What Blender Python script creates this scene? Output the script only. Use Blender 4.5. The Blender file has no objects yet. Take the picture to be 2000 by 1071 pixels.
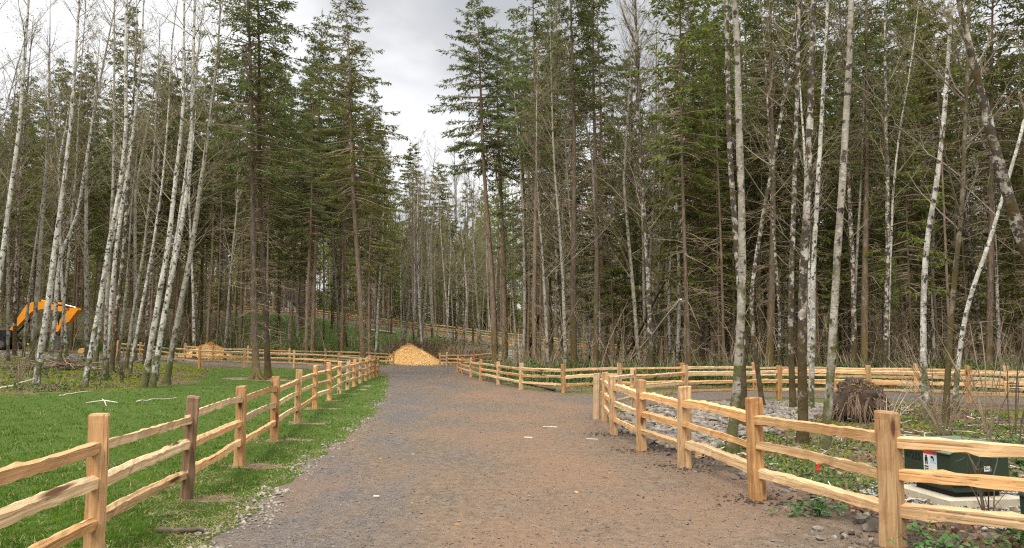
import bpy, math, random
import numpy as np
from mathutils import Vector, Matrix

R_ = np.random.default_rng(11)
random.seed(5)
sc = bpy.context.scene
COL = sc.collection

# ------------------------------------------------------------------ survey helpers
CAM_H = 1.65
F = 1444.0                       # focal length in pixels of the 2000 px wide photo
TH = math.atan((675 - 535.5) / F)   # camera tilted up: horizon at row 675


def ss(a, b, x):
    t = np.clip((np.asarray(x, float) - a) / (b - a), 0, 1)
    return t * t * (3 - 2 * t)


def hgt(x, y):
    x = np.asarray(x, float); y = np.asarray(y, float)
    left = np.clip((-x - 8) * 0.045, 0, 1.7) * ss(15, 40, y)
    start = 58 - 10 * ss(-4, 6, x)
    hill = ss(0, 1, (y - start) / (96 - start)) * np.clip(2.5 - 0.08 * x, 0.9, 4.7)
    far = np.clip(y - 98, 0, 90) * 0.03 * ss(60, -20, x) + np.clip(y - 98, 0, 90) * 0.012
    return left + hill + far


def H1(x, y):
    return float(hgt(x, y))


def ray(px, py):
    u = (px - 1000) / F; v = (535.5 - py) / F
    return np.array([u, math.cos(TH) - v * math.sin(TH), math.sin(TH) + v * math.cos(TH)])


def P(px, py, Y):
    d = ray(px, py)
    return np.array([0, 0, CAM_H]) + d * (Y / d[1])


def G(px, py):
    """where the sight line through a photo pixel meets the ground"""
    d = ray(px, py)
    t = 2.0
    while t < 150:
        q = np.array([0, 0, CAM_H]) + d * t
        if q[2] <= H1(q[0], q[1]):
            return q
        t += 0.03
    return q


# ------------------------------------------------------------------ object helpers
def tag(o, label=None, cat=None, group=None, kind=None):
    for k, v in (('label', label), ('category', cat), ('group', group), ('kind', kind)):
        if v:
            o[k] = v
    return o


def empty(name, loc, rz=0, label=None, cat=None, group=None):
    o = bpy.data.objects.new(name, None)
    o.empty_display_size = 0.2
    o.location = loc; o.rotation_euler = (0, 0, rz)
    COL.objects.link(o)
    return tag(o, label, cat, group)


def link(name, me, parent=None, loc=None, rot=None, scale=None):
    o = bpy.data.objects.new(name, me)
    COL.objects.link(o)
    if parent is not None:
        o.parent = parent
    if loc is not None:
        o.location = loc
    if rot is not None:
        o.rotation_euler = rot
    if scale is not None:
        o.scale = scale
    return o


class MB:
    """collects vertices and faces (numpy) into one mesh"""
    def __init__(s):
        s.V = []; s.T = []; s.Q = []; s.n = 0; s.tm = []; s.qm = []

    def add(s, V, Fc, m=0):
        V = np.asarray(V, float).reshape(-1, 3); Fc = np.asarray(Fc, np.int64)
        if len(V) == 0 or len(Fc) == 0:
            return s
        s.V.append(V)
        if Fc.shape[1] == 4:
            s.Q.append(Fc + s.n); s.qm.append(np.full(len(Fc), m))
        else:
            s.T.append(Fc + s.n); s.tm.append(np.full(len(Fc), m))
        s.n += len(V)
        return s

    def tubes(s, PT, RD, k=4, m=0, cap=False):
        """PT (M,S,3) centre lines, RD (M,S) radii"""
        PT = np.asarray(PT, float); RD = np.asarray(RD, float)
        if PT.ndim == 2:
            PT = PT[None]; RD = RD[None]
        M, S, _ = PT.shape
        if M == 0:
            return s
        T = np.gradient(PT, axis=1)
        T /= np.linalg.norm(T, axis=2, keepdims=True) + 1e-9
        mean = T.mean(axis=1)
        ref = np.where(np.abs(mean[:, 2:3]) > 0.8, np.array([[1.0, 0, 0]]), np.array([[0, 0, 1.0]]))[:, None, :]
        A = np.cross(T, ref); A /= np.linalg.norm(A, axis=2, keepdims=True) + 1e-9
        B = np.cross(T, A)
        a = np.arange(k) * 2 * math.pi / k
        V = PT[:, :, None, :] + RD[:, :, None, None] * (A[:, :, None, :] * np.cos(a)[None, None, :, None] + B[:, :, None, :] * np.sin(a)[None, None, :, None])
        idx = np.arange(M * S * k).reshape(M, S, k)
        i0 = idx[:, :-1, :]; i1 = idx[:, 1:, :]
        Fc = np.stack([i0, np.roll(i0, -1, 2), np.roll(i1, -1, 2), i1], axis=-1).reshape(-1, 4)
        s.add(V, Fc[:, ::-1], m)
        if cap:
            for e in (0, S - 1):
                c = s.n
                ring = V[:, e].reshape(M, k, 3)
                for q in range(M):
                    vv = np.vstack([ring[q], PT[q, e][None]])
                    f = [[j, (j + 1) % k, k] for j in range(k)]
                    s.add(vv, np.array(f), m)
        return s

    def box(s, c, d, m=0, R=None, taper=1.0):
        h = np.array(d, float) / 2
        v = np.array([[x, y, z] for z in (-1, 1) for y in (-1, 1) for x in (-1, 1)], float)
        v[4:, :2] *= taper
        v = v * h
        if R is not None:
            v = v @ np.array(R).T
        v = v + np.array(c, float)
        f = np.array([[0, 2, 3, 1], [4, 5, 7, 6], [0, 1, 5, 4], [2, 6, 7, 3], [0, 4, 6, 2], [1, 3, 7, 5]])
        return s.add(v, f, m)

    def prism(s, poly, y0, y1, m=0):
        """poly: list of (x,z), extruded along y"""
        n = len(poly)
        a = np.array([[p[0], y0, p[1]] for p in poly]); b = np.array([[p[0], y1, p[1]] for p in poly])
        s.add(np.vstack([a, b]), np.array([[i, (i + 1) % n, n + (i + 1) % n, n + i] for i in range(n)]), m)
        from mathutils.geometry import tessellate_polygon
        tri = tessellate_polygon([[Vector((p[0], 0, p[1])) for p in poly]])
        tri = np.array(tri)
        s.add(a, tri, m); s.add(b, tri[:, ::-1], m)
        return s

    def mesh(s, name, mats, smooth=False, fix=False):
        V = np.concatenate(s.V)
        nt = sum(len(t) for t in s.T); nq = sum(len(q) for q in s.Q)
        loops = np.concatenate([np.concatenate(s.T).ravel() if nt else np.zeros(0, int), np.concatenate(s.Q).ravel() if nq else np.zeros(0, int)]).astype(np.int32)
        starts = np.concatenate([np.arange(nt) * 3, nt * 3 + np.arange(nq) * 4]).astype(np.int32)
        mi = np.concatenate([*(s.tm or []), *(s.qm or [])]).astype(np.int32)
        me = bpy.data.meshes.new(name)
        me.vertices.add(len(V)); me.vertices.foreach_set('co', V.astype(np.float32).ravel())
        me.loops.add(len(loops)); me.loops.foreach_set('vertex_index', loops)
        me.polygons.add(nt + nq); me.polygons.foreach_set('loop_start', starts)
        me.polygons.foreach_set('material_index', mi)
        me.polygons.foreach_set('use_smooth', np.full(nt + nq, bool(smooth)))
        for m in (mats if isinstance(mats, (list, tuple)) else [mats]):
            me.materials.append(m)
        me.update(calc_edges=True)
        if fix:
            import bmesh
            bm = bmesh.new(); bm.from_mesh(me)
            bmesh.ops.remove_doubles(bm, verts=bm.verts, dist=1e-5)
            bmesh.ops.recalc_face_normals(bm, faces=bm.faces)
            bm.to_mesh(me); bm.free()
        return me

    def build(s, name, mats, parent=None, smooth=False, fix=False, **kw):
        return link(name, s.mesh(name, mats, smooth, fix), parent, **kw)


# ------------------------------------------------------------------ materials
class NT:
    def __init__(s, name):
        s.m = bpy.data.materials.new(name); s.m.use_nodes = True
        s.t = s.m.node_tree; s.b = s.t.nodes['Principled BSDF']
        s.b.inputs['Roughness'].default_value = 0.85
        s.b.inputs['Specular IOR Level'].default_value = 0.2

    def n(s, typ, **kw):
        nd = s.t.nodes.new(typ)
        for k, v in kw.items():
            setattr(nd, k, v)
        return nd

    def put(s, sock, v):
        if isinstance(v, bpy.types.NodeSocket):
            s.t.links.new(v, sock)
        elif v is not None:
            if hasattr(sock, 'default_value'):
                try:
                    sock.default_value = v
                except Exception:
                    sock.default_value = tuple(v) + (1,) if len(v) == 3 else v

    def co(s, scale=(1, 1, 1), rand=False, which='Object'):
        tc = s.n('ShaderNodeTexCoord')
        v = tc.outputs[which]
        if rand:
            oi = s.n('ShaderNodeObjectInfo')
            mul = s.n('ShaderNodeVectorMath', operation='SCALE'); mul.inputs[0].default_value = (37.1, 19.7, 53.3)
            s.put(mul.inputs['Scale'], oi.outputs['Random'])
            ad = s.n('ShaderNodeVectorMath', operation='ADD'); s.put(ad.inputs[0], v); s.put(ad.inputs[1], mul.outputs[0]); v = ad.outputs[0]
        mp = s.n('ShaderNodeMapping'); s.put(mp.inputs['Vector'], v); mp.inputs['Scale'].default_value = scale
        return mp.outputs[0]

    def noise(s, vec, scale, detail=4, rough=0.55, dist=0.0):
        nd = s.n('ShaderNodeTexNoise'); s.put(nd.inputs['Vector'], vec)
        nd.inputs['Scale'].default_value = scale; nd.inputs['Detail'].default_value = detail
        nd.inputs['Roughness'].default_value = rough; nd.inputs['Distortion'].default_value = dist
        return nd.outputs['Fac']

    def voro(s, vec, scale, feature='F1', out='Distance'):
        nd = s.n('ShaderNodeTexVoronoi', feature=feature); s.put(nd.inputs['Vector'], vec); nd.inputs['Scale'].default_value = scale
        return nd.outputs[out]

    def ramp(s, fac, stops):
        nd = s.n('ShaderNodeValToRGB'); s.put(nd.inputs[0], fac)
        e = nd.color_ramp.elements
        while len(e) < len(stops):
            e.new(0.5)
        for i, (p, c) in enumerate(stops):
            e[i].position = p
            e[i].color = (c, c, c, 1) if isinstance(c, (int, float)) else (*c, 1)
        return nd.outputs[0]

    def mix(s, a, b, fac, mode='MIX'):
        nd = s.n('ShaderNodeMix', data_type='RGBA', blend_type=mode)
        s.put(nd.inputs[0], fac)
        for i, v in ((6, a), (7, b)):
            if isinstance(v, bpy.types.NodeSocket):
                s.put(nd.inputs[i], v)
            else:
                nd.inputs[i].default_value = (*v, 1)
        return nd.outputs[2]

    def math(s, op, a, b=0.0, clamp=False):
        nd = s.n('ShaderNodeMath', operation=op, use_clamp=clamp)
        s.put(nd.inputs[0], a); s.put(nd.inputs[1], b)
        return nd.outputs[0]

    def sep(s, v):
        nd = s.n('ShaderNodeSeparateXYZ'); s.put(nd.inputs[0], v)
        return nd.outputs

    def rnd(s):
        return s.n('ShaderNodeObjectInfo').outputs['Random']

    def color(s, c):
        if isinstance(c, bpy.types.NodeSocket):
            s.put(s.b.inputs['Base Color'], c)
        else:
            s.b.inputs['Base Color'].default_value = (*c, 1)
        return s

    def bump(s, h, strength=0.5, dist=0.02):
        nd = s.n('ShaderNodeBump'); s.put(nd.inputs['Height'], h)
        nd.inputs['Strength'].default_value = strength; nd.inputs['Distance'].default_value = dist
        s.put(s.b.inputs['Normal'], nd.outputs[0])
        return s


M = {}


def plain(name, c, rough=0.6, metal=0.0, var=0.15, scale=8.0):
    n = NT(name)
    v = n.co()
    f = n.noise(v, scale, 5)
    lo = tuple(x * (1 - var) for x in c); hi = tuple(min(1, x * (1 + var)) for x in c)
    n.color(n.ramp(f, [(0.3, lo), (0.7, hi)]))
    n.b.inputs['Roughness'].default_value = rough
    n.b.inputs['Metallic'].default_value = metal
    M[name] = n.m
    return n


def leafmat(name, dark, light, trans=0.25, nscale=0.5, rand=0.35):
    n = NT(name)
    v = n.co(which='Object')
    f = n.noise(v, nscale, 5, 0.7)
    c = n.ramp(f, [(0.32, dark), (0.68, light)])
    hs = n.n('ShaderNodeHueSaturation')
    n.put(hs.inputs['Color'], c)
    r = n.rnd()
    n.put(hs.inputs['Value'], n.math('ADD', n.math('MULTIPLY', r, rand), 1 - rand / 2))
    n.put(hs.inputs['Hue'], n.math('ADD', n.math('MULTIPLY', r, 0.035), 0.4825))
    d = n.n('ShaderNodeBsdfDiffuse'); n.put(d.inputs[0], hs.outputs[0])
    tr = n.n('ShaderNodeBsdfTranslucent'); n.put(tr.inputs[0], hs.outputs[0])
    mx = n.n('ShaderNodeMixShader'); mx.inputs[0].default_value = trans
    n.put(mx.inputs[1], d.outputs[0]); n.put(mx.inputs[2], tr.outputs[0])
    out = n.t.nodes['Material Output']; n.put(out.inputs[0], mx.outputs[0])
    n.t.nodes.remove(n.b)
    M[name] = n.m
    return n


def cedar(name, along, base_lo, base_hi, red):
    n = NT(name)
    sc_ = [13, 13, 13]; sc_[along] = 0.7
    v = n.co(tuple(sc_), rand=True)
    g = n.noise(v, 2.2, 6, 0.65, 0.6)
    c = n.ramp(g, [(0.32, base_lo), (0.5, tuple((a + b) / 2 for a, b in zip(base_lo, base_hi))), (0.66, base_hi)])
    big = n.noise(n.co((1, 1, 1), rand=True), 2.2, 3)
    c = n.mix(c, red, n.ramp(big, [(0.45, 0.0), (0.75, 0.75)]))
    # heartwood or sapwood: each piece its own tone
    hs = n.n('ShaderNodeHueSaturation'); n.put(hs.inputs['Color'], c)
    r = n.rnd()
    n.put(hs.inputs['Value'], n.math('ADD', n.math('MULTIPLY', r, 0.42), 0.76))
    r2 = n.math('FRACT', n.math('MULTIPLY', r, 7.31))
    n.put(hs.inputs['Hue'], n.math('ADD', n.math('MULTIPLY', r2, 0.018), 0.487))
    n.put(hs.inputs['Saturation'], n.math('ADD', n.math('MULTIPLY', r2, -0.3), 1.1))
    c = hs.outputs[0]
    kv = [5.0, 5.0, 5.0]; kv[along] = 1.7
    kn = n.voro(n.co(tuple(kv), rand=True), 1.0)
    c = n.mix(c, (0.10, 0.045, 0.018), n.ramp(kn, [(0.09, 1.0), (0.17, 0.0)]))
    ck = n.noise(n.co(tuple(30 if i != along else 0.7 for i in range(3)), rand=True), 1.6, 2)
    c = n.mix(c, (0.13, 0.06, 0.025), n.ramp(ck, [(0.63, 0.0), (0.70, 0.7)]))
    n.color(c)
    n.b.inputs['Roughness'].default_value = 0.75
    n.bump(n.math('ADD', g, n.math('MULTIPLY', ck, -1.2)), 0.45, 0.012)
    M[name] = n.m


cedar('cedar_rail', 0, (0.40, 0.235, 0.095), (0.72, 0.505, 0.25), (0.55, 0.30, 0.12))
cedar('cedar_post', 2, (0.31, 0.165, 0.062), (0.62, 0.405, 0.18), (0.46, 0.225, 0.085))


def weathered():
    n = NT('weathered_post')
    v = n.co((16, 16, 0.9), rand=True)
    g = n.noise(v, 2.2, 6, 0.65, 0.6)
    c = n.ramp(g, [(0.3, (0.10, 0.058, 0.034)), (0.7, (0.29, 0.185, 0.11))])
    n.color(c); n.bump(g, 0.6, 0.012); M['weathered_post'] = n.m


weathered()


def alder_bark(name, pale, grey, dark_amt, moss_amt, mosscol=(0.075, 0.075, 0.02)):
    n = NT(name)
    v = n.co((1, 1, 1), rand=True)
    c = n.ramp(n.noise(n.co((1, 1, 0.45), rand=True), 6, 5), [(0.35, grey), (0.62, pale)])
    # pale lichen flecks
    c = n.mix(c, tuple(min(1, x * 1.25) for x in pale), n.ramp(n.noise(n.co((1, 1, 1.0), rand=True), 16, 4), [(0.56, 0.0), (0.64, 0.85)]))
    # dark lenticel bands
    c = n.mix(c, (0.07, 0.055, 0.045), n.ramp(n.noise(n.co((3, 3, 22), rand=True), 2.2, 3), [(0.60, 0.0), (0.70, 0.7)]))
    # black branch scars and patches
    pt = n.noise(n.co((1, 1, 0.9), rand=True), 7.0, 6, 0.66)
    c = n.mix(c, (0.035, 0.026, 0.020), n.ramp(pt, [(0.66 - dark_amt, 0.0), (0.70 - dark_amt, 0.92)]))
    sc2 = n.voro(n.co((4.6, 4.6, 3.3), rand=True), 1.0)
    c = n.mix(c, (0.03, 0.024, 0.02), n.ramp(sc2, [(0.13, 0.95), (0.20, 0.0)]))
    # moss, thicker near the foot
    z = n.sep(n.co())[2]
    foot = n.ramp(n.math('MULTIPLY', z, 0.25), [(0.0, 0.30), (0.5, 0.05), (1.0, 0.0)])
    ms = n.math('ADD', n.noise(v, 3.1, 5, 0.6), n.math('ADD', foot, moss_amt))
    c = n.mix(c, mosscol, n.ramp(ms, [(0.66, 0.0), (0.78, 0.92)]))
    n.color(c)
    n.b.inputs['Roughness'].default_value = 0.9
    n.bump(n.math('ADD', n.noise(v, 22, 4), pt), 0.6, 0.02)
    M[name] = n.m


alder_bark('alder_white', (0.53, 0.50, 0.44), (0.275, 0.25, 0.21), 0.115, 0.04)
alder_bark('alder_grey', (0.33, 0.30, 0.245), (0.185, 0.16, 0.125), 0.10, 0.07)
alder_bark('alder_patchy', (0.43, 0.395, 0.335), (0.18, 0.15, 0.115), 0.19, 0.16, (0.065, 0.045, 0.016))
alder_bark('alder_mossy', (0.20, 0.17, 0.12), (0.10, 0.08, 0.05), 0.12, 0.22, (0.075, 0.058, 0.018))


def fir_bark(name, lo, hi, moss):
    n = NT(name)
    v = n.co((9, 9, 1.6), rand=True)
    g = n.noise(v, 1.6, 6, 0.65)
    c = n.ramp(g, [(0.3, lo), (0.7, hi)])
    # pale lichen
    c = n.mix(c, (0.27, 0.255, 0.23), n.ramp(n.noise(n.co((1, 1, 0.7), rand=True), 5, 4), [(0.56, 0.0), (0.70, 0.55)]))
    z = n.sep(n.co())[2]
    foot = n.ramp(n.math('MULTIPLY', z, 0.2), [(0.0, 0.28), (0.8, 0.0)])
    ms = n.math('ADD', n.noise(n.co(rand=True), 2.3, 5, 0.6), n.math('ADD', foot, moss))
    c = n.mix(c, (0.125, 0.09, 0.026), n.ramp(ms, [(0.66, 0.0), (0.80, 0.85)]))
    hs = n.n('ShaderNodeHueSaturation'); n.put(hs.inputs['Color'], c)
    n.put(hs.inputs['Value'], n.math('ADD', n.math('MULTIPLY', n.rnd(), 0.7), 0.65))
    n.color(hs.outputs[0]); n.bump(g, 0.8, 0.03)
    n.b.inputs['Roughness'].default_value = 0.95
    M[name] = n.m


fir_bark('fir_bark', (0.095, 0.066, 0.044), (0.265, 0.19, 0.132), 0.05)
fir_bark('fir_bark_mossy', (0.075, 0.055, 0.036), (0.20, 0.15, 0.105), 0.12)
fir_bark('fir_bark_dark', (0.050, 0.037, 0.027), (0.155, 0.115, 0.085), 0.05)
plain('dead_twig', (0.25, 0.19, 0.125), 0.95, var=0.45, scale=1.5)
plain('alder_twig', (0.20, 0.162, 0.112), 0.9, var=0.35, scale=1.0)
plain('alder_twig_brown', (0.17, 0.135, 0.11), 0.9, var=0.35, scale=1.0)
plain('stick_pale', (0.50, 0.44, 0.36), 0.9, var=0.3)
plain('stick_dark', (0.10, 0.075, 0.055), 0.95, var=0.4)
leafmat('fir_dark', (0.072, 0.089, 0.032), (0.162, 0.182, 0.062), 0.42, 0.6, 0.45)
leafmat('fir_olive', (0.082, 0.096, 0.026), (0.190, 0.200, 0.054), 0.42, 0.6, 0.45)
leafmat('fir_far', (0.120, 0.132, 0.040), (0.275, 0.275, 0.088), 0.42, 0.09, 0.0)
leafmat('bud_green', (0.16, 0.17, 0.05), (0.30, 0.28, 0.09), 0.35, 1.5, 0.3)
leafmat('shrub_leaf', (0.042, 0.072, 0.022), (0.125, 0.185, 0.052), 0.3, 0.7, 0.2)
leafmat('bramble_leaf', (0.05, 0.10, 0.03), (0.14, 0.23, 0.085), 0.25, 6.0, 0.2)
leafmat('grass_blade', (0.045, 0.094, 0.009), (0.138, 0.222, 0.026), 0.35, 0.9, 0.0)
leafmat('grass_dry', (0.24, 0.19, 0.09), (0.42, 0.34, 0.18), 0.3, 2.0, 0.0)
leafmat('moss_blade', (0.12, 0.165, 0.018), (0.29, 0.34, 0.045), 0.3, 0.8, 0.0)
leafmat('leaf_litter', (0.095, 0.055, 0.03), (0.30, 0.20, 0.12), 0.1, 7.0, 0.0)
leafmat('rust_brush', (0.13, 0.07, 0.035), (0.27, 0.15, 0.08), 0.2, 1.5, 0.0)


def ground_mat():
    n = NT('forest_floor')
    v = n.co()
    f = n.noise(v, 1.3, 8, 0.7)
    c = n.ramp(f, [(0.30, (0.045, 0.032, 0.022)), (0.5, (0.105, 0.072, 0.045)), (0.72, (0.20, 0.14, 0.09))])
    fine = n.noise(v, 14, 5, 0.7)
    c = n.mix(c, (0.25, 0.19, 0.13), n.ramp(fine, [(0.58, 0.0), (0.7, 0.6)]))
    mossf = n.noise(v, 0.32, 6, 0.65)
    c = n.mix(c, n.ramp(fine, [(0.35, (0.05, 0.07, 0.014)), (0.65, (0.14, 0.17, 0.03))]), n.ramp(mossf, [(0.47, 0.0), (0.58, 0.85)]))
    n.color(c); n.bump(n.math('ADD', f, fine), 0.9, 0.05)
    n.b.inputs['Roughness'].default_value = 1.0
    M['forest_floor'] = n.m

    n = NT('lawn_soil')
    v = n.co()
    f = n.noise(v, 0.8, 7, 0.7)
    g = n.noise(v, 26, 4, 0.7)
    c = n.ramp(g, [(0.3, (0.036, 0.062, 0.008)), (0.7, (0.080, 0.128, 0.016))])
    c = n.mix(c, (0.11, 0.15, 0.04), n.ramp(f, [(0.52, 0.0), (0.75, 0.6)]))
    c = n.mix(c, (0.20, 0.15, 0.09), n.ramp(n.noise(v, 2.1, 5, 0.7), [(0.63, 0.0), (0.74, 0.7)]))
    n.color(c); n.bump(g, 1.0, 0.05)
    n.b.inputs['Roughness'].default_value = 1.0
    M['lawn_soil'] = n.m

    n = NT('gravel_road')
    v = n.co()
    vc = n.n('ShaderNodeTexVoronoi'); n.put(vc.inputs['Vector'], v); vc.inputs['Scale'].default_value = 70
    vs = n.sep(vc.outputs['Color'])[0]
    stone = n.ramp(vs, [(0.1, (0.042, 0.037, 0.034)), (0.55, (0.100, 0.088, 0.079)), (0.93, (0.215, 0.19, 0.171))])
    vb = n.n('ShaderNodeTexVoronoi'); n.put(vb.inputs['Vector'], v); vb.inputs['Scale'].default_value = 17
    stone = n.mix(stone, n.ramp(n.sep(vb.outputs['Color'])[1], [(0.0, (0.06, 0.052, 0.048)), (1.0, (0.21, 0.185, 0.17))]), 0.25)
    dirt = n.ramp(n.noise(v, 11, 7, 0.75), [(0.3, (0.078, 0.056, 0.037)), (0.5, (0.158, 0.115, 0.075)), (0.7, (0.245, 0.184, 0.124))])
    # where wheels have worn fines to the surface
    m = n.noise(n.co((0.55, 0.22, 1)), 1.0, 6, 0.62, 0.8)
    xyz = n.sep(v)
    cen = n.math('SUBTRACT', xyz[0], n.math('MULTIPLY', n.math('SUBTRACT', xyz[1], 14.0), -0.075))
    cen = n.math('ABSOLUTE', n.math('SUBTRACT', cen, 0.75))
    cenf = n.ramp(n.math('MULTIPLY', cen, 0.33), [(0.0, 0.20), (0.5, 0.10), (1.0, 0.0)])
    near = n.ramp(n.math('MULTIPLY', xyz[1], 1 / 40.0), [(0.1, 0.07), (0.55, 0.0)])
    trk = n.math('SUBTRACT', n.math('ABSOLUTE', n.math('SUBTRACT', cen, 0.0)), 0.85)
    trk = n.ramp(n.math('MULTIPLY', n.math('ABSOLUTE', trk), 2.2), [(0.0, 0.16), (1.0, 0.0)])
    m2 = n.math('ADD', m, n.math('ADD', n.math('ADD', cenf, trk), near))
    c = n.mix(stone, dirt, n.ramp(m2, [(0.42, 0.08), (0.64, 0.9)]))
    red = n.noise(n.co((0.5, 0.3, 1)), 0.9, 4)
    c = n.mix(c, (0.235, 0.137, 0.080), n.ramp(n.math('ADD', red, n.math('ADD', cenf, near)), [(0.54, 0.0), (0.78, 0.6)]))
    specks = n.voro(v, 5.0)
    c = n.mix(c, (0.05, 0.04, 0.035), n.ramp(specks, [(0.06, 0.9), (0.10, 0.0)]))
    n.color(c)
    n.b.inputs['Roughness'].default_value = 0.95
    n.bump(n.math('ADD', n.math('MULTIPLY', vc.outputs['Distance'], 1.0), n.math('MULTIPLY', n.noise(v, 4, 6, 0.7), 1.2)), 0.7, 0.03)
    M['gravel_road'] = n.m

    n = NT('bare_soil')
    v = n.co()
    f = n.noise(v, 9, 8, 0.75)
    c = n.ramp(f, [(0.3, (0.085, 0.058, 0.036)), (0.5, (0.20, 0.14, 0.085)), (0.7, (0.36, 0.27, 0.175))])
    n.color(c); n.bump(f, 1.0, 0.05); n.b.inputs['Roughness'].default_value = 1.0
    M['bare_soil'] = n.m

    n = NT('verge_soil')
    v = n.co()
    f = n.noise(v, 5, 8, 0.72)
    c = n.ramp(f, [(0.3, (0.040, 0.029, 0.021)), (0.52, (0.085, 0.062, 0.045)), (0.75, (0.18, 0.135, 0.10))])
    c = n.mix(c, (0.09, 0.12, 0.03), n.ramp(n.noise(v, 1.1, 6, 0.7), [(0.56, 0.0), (0.68, 0.6)]))
    c = n.mix(c, (0.19, 0.10, 0.055), n.ramp(n.noise(n.co((1.2, 1.2, 1)), 0.7, 5), [(0.55, 0.0), (0.72, 0.6)]))
    n.color(c); n.bump(f, 1.0, 0.06); n.b.inputs['Roughness'].default_value = 1.0
    M['verge_soil'] = n.m


ground_mat()


def stone_mat(name, lo, hi, scale=3.0):
    n = NT(name)
    v = n.co()
    f = n.noise(v, scale, 2, 0.5)
    f2 = n.noise(v, 40, 4)
    c = n.ramp(f, [(0.3, lo), (0.7, hi)])
    c = n.mix(c, tuple(x * 0.5 for x in lo), n.ramp(f2, [(0.5, 0.0), (0.75, 0.5)]))
    n.color(c); M[name] = n.m


stone_mat('grey_rock', (0.085, 0.070, 0.056), (0.28, 0.24, 0.195), 7.0)
stone_mat('road_stone', (0.055, 0.046, 0.040), (0.24, 0.20, 0.172), 19.0)
stone_mat('edge_stone', (0.11, 0.092, 0.072), (0.36, 0.315, 0.25), 16.0)
stone_mat('dark_clod', (0.035, 0.026, 0.020), (0.11, 0.082, 0.062), 20.0)
stone_mat('pad_gravel', (0.17, 0.165, 0.16), (0.42, 0.41, 0.40), 25.0)


def chips():
    n = NT('wood_chips')
    v = n.co()
    vo = n.n('ShaderNodeTexVoronoi'); n.put(vo.inputs['Vector'], n.co((1, 1, 1.6))); vo.inputs['Scale'].default_value = 9
    c = n.ramp(n.sep(vo.outputs['Color'])[0], [(0.0, (0.46, 0.25, 0.085)), (0.5, (0.60, 0.355, 0.13)), (1.0, (0.70, 0.45, 0.19))])
    f = n.noise(v, 1.2, 6, 0.7)
    c = n.mix(c, (0.45, 0.22, 0.07), n.ramp(f, [(0.5, 0.0), (0.75, 0.55)]))
    n.color(c); n.bump(vo.outputs['Distance'], 1.0, 0.08); M['wood_chips'] = n.m


chips()
plain('digger_orange', (0.78, 0.285, 0.022), 0.45, var=0.08, scale=2)
plain('digger_black', (0.022, 0.022, 0.024), 0.6, var=0.3, scale=3)
plain('steel_worn', (0.11, 0.095, 0.085), 0.5, 0.3, var=0.35, scale=4)
plain('chrome_rod', (0.75, 0.75, 0.76), 0.2, 0.9, var=0.05)
plain('dark_glass', (0.03, 0.05, 0.055), 0.08, var=0.1)
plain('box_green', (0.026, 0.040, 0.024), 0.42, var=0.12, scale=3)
plain('lid_green_skylit', (0.115, 0.140, 0.105), 0.5, var=0.18, scale=6)  # box green lightened: the sky's reflection on the lid is put into the colour
plain('pad_concrete', (0.43, 0.375, 0.275), 0.9, var=0.12, scale=9)
plain('label_white', (0.60, 0.60, 0.58), 0.5, var=0.03)
plain('label_red', (0.55, 0.03, 0.03), 0.5, var=0.05)
plain('ink_black', (0.012, 0.014, 0.013), 0.6, var=0.05)
plain('label_blue', (0.35, 0.52, 0.62), 0.5, var=0.05)
plain('label_yellow', (0.65, 0.50, 0.10), 0.5, var=0.05)
plain('flag_red', (0.80, 0.015, 0.02), 0.5, var=0.06)
plain('wire_steel', (0.35, 0.35, 0.35), 0.4, 0.6)
plain('pale_blue', (0.42, 0.58, 0.66), 0.4, var=0.06)
plain('white_siding', (0.80, 0.81, 0.82), 0.7, var=0.03)
plain('roof_grey', (0.07, 0.07, 0.075), 0.8, var=0.3)
plain('root_soil', (0.060, 0.042, 0.030), 1.0, var=0.5, scale=6)
plain('root_strand', (0.19, 0.125, 0.085), 0.95, var=0.5, scale=5)
plain('cut_wood', (0.66, 0.38, 0.15), 0.8, var=0.2, scale=9)
plain('log_bark', (0.11, 0.08, 0.058), 0.95, var=0.45, scale=5)
plain('rotten_red', (0.10, 0.032, 0.022), 1.0, var=0.5, scale=5)

# ------------------------------------------------------------------ the ground sheet, cut into regions
def seg_sdf(x, y, pts):
    """signed distance to a polyline with half widths [(x,y,h)]"""
    best = np.full(np.shape(x), 1e9)
    for (x0, y0, h0), (x1, y1, h1) in zip(pts[:-1], pts[1:]):
        dx, dy = x1 - x0, y1 - y0
        t = np.clip(((x - x0) * dx + (y - y0) * dy) / (dx * dx + dy * dy), 0, 1)
        d = np.hypot(x - x0 - t * dx, y - y0 - t * dy) - (h0 + t * (h1 - h0))
        best = np.minimum(best, d)
    return best


def poly_sdf(x, y, poly):
    best = np.full(np.shape(x), 1e9); ins = np.zeros(np.shape(x), bool)
    n = len(poly)
    for i in range(n):
        x0, y0 = poly[i]; x1, y1 = poly[(i + 1) % n]
        dx, dy = x1 - x0, y1 - y0
        t = np.clip(((x - x0) * dx + (y - y0) * dy) / (dx * dx + dy * dy), 0, 1)
        best = np.minimum(best, np.hypot(x - x0 - t * dx, y - y0 - t * dy))
        c = (y0 > y) != (y1 > y)
        with np.errstate(divide='ignore', invalid='ignore'):
            xi = x0 + (y - y0) * (dx) / (dy if dy != 0 else 1e-12)
        ins ^= c & (x < xi)
    return np.where(ins, -best, best)


def wob(x, y, s=1.0, a=1.0):
    return a * (0.5 * np.sin(x * 1.7 * s + 1.3) * np.cos(y * 1.3 * s + 0.4) + 0.3 * np.sin(x * 4.1 * s + y * 3.3 * s) + 0.2 * np.sin(y * 7.7 * s - x * 5.9 * s + 2))


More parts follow.
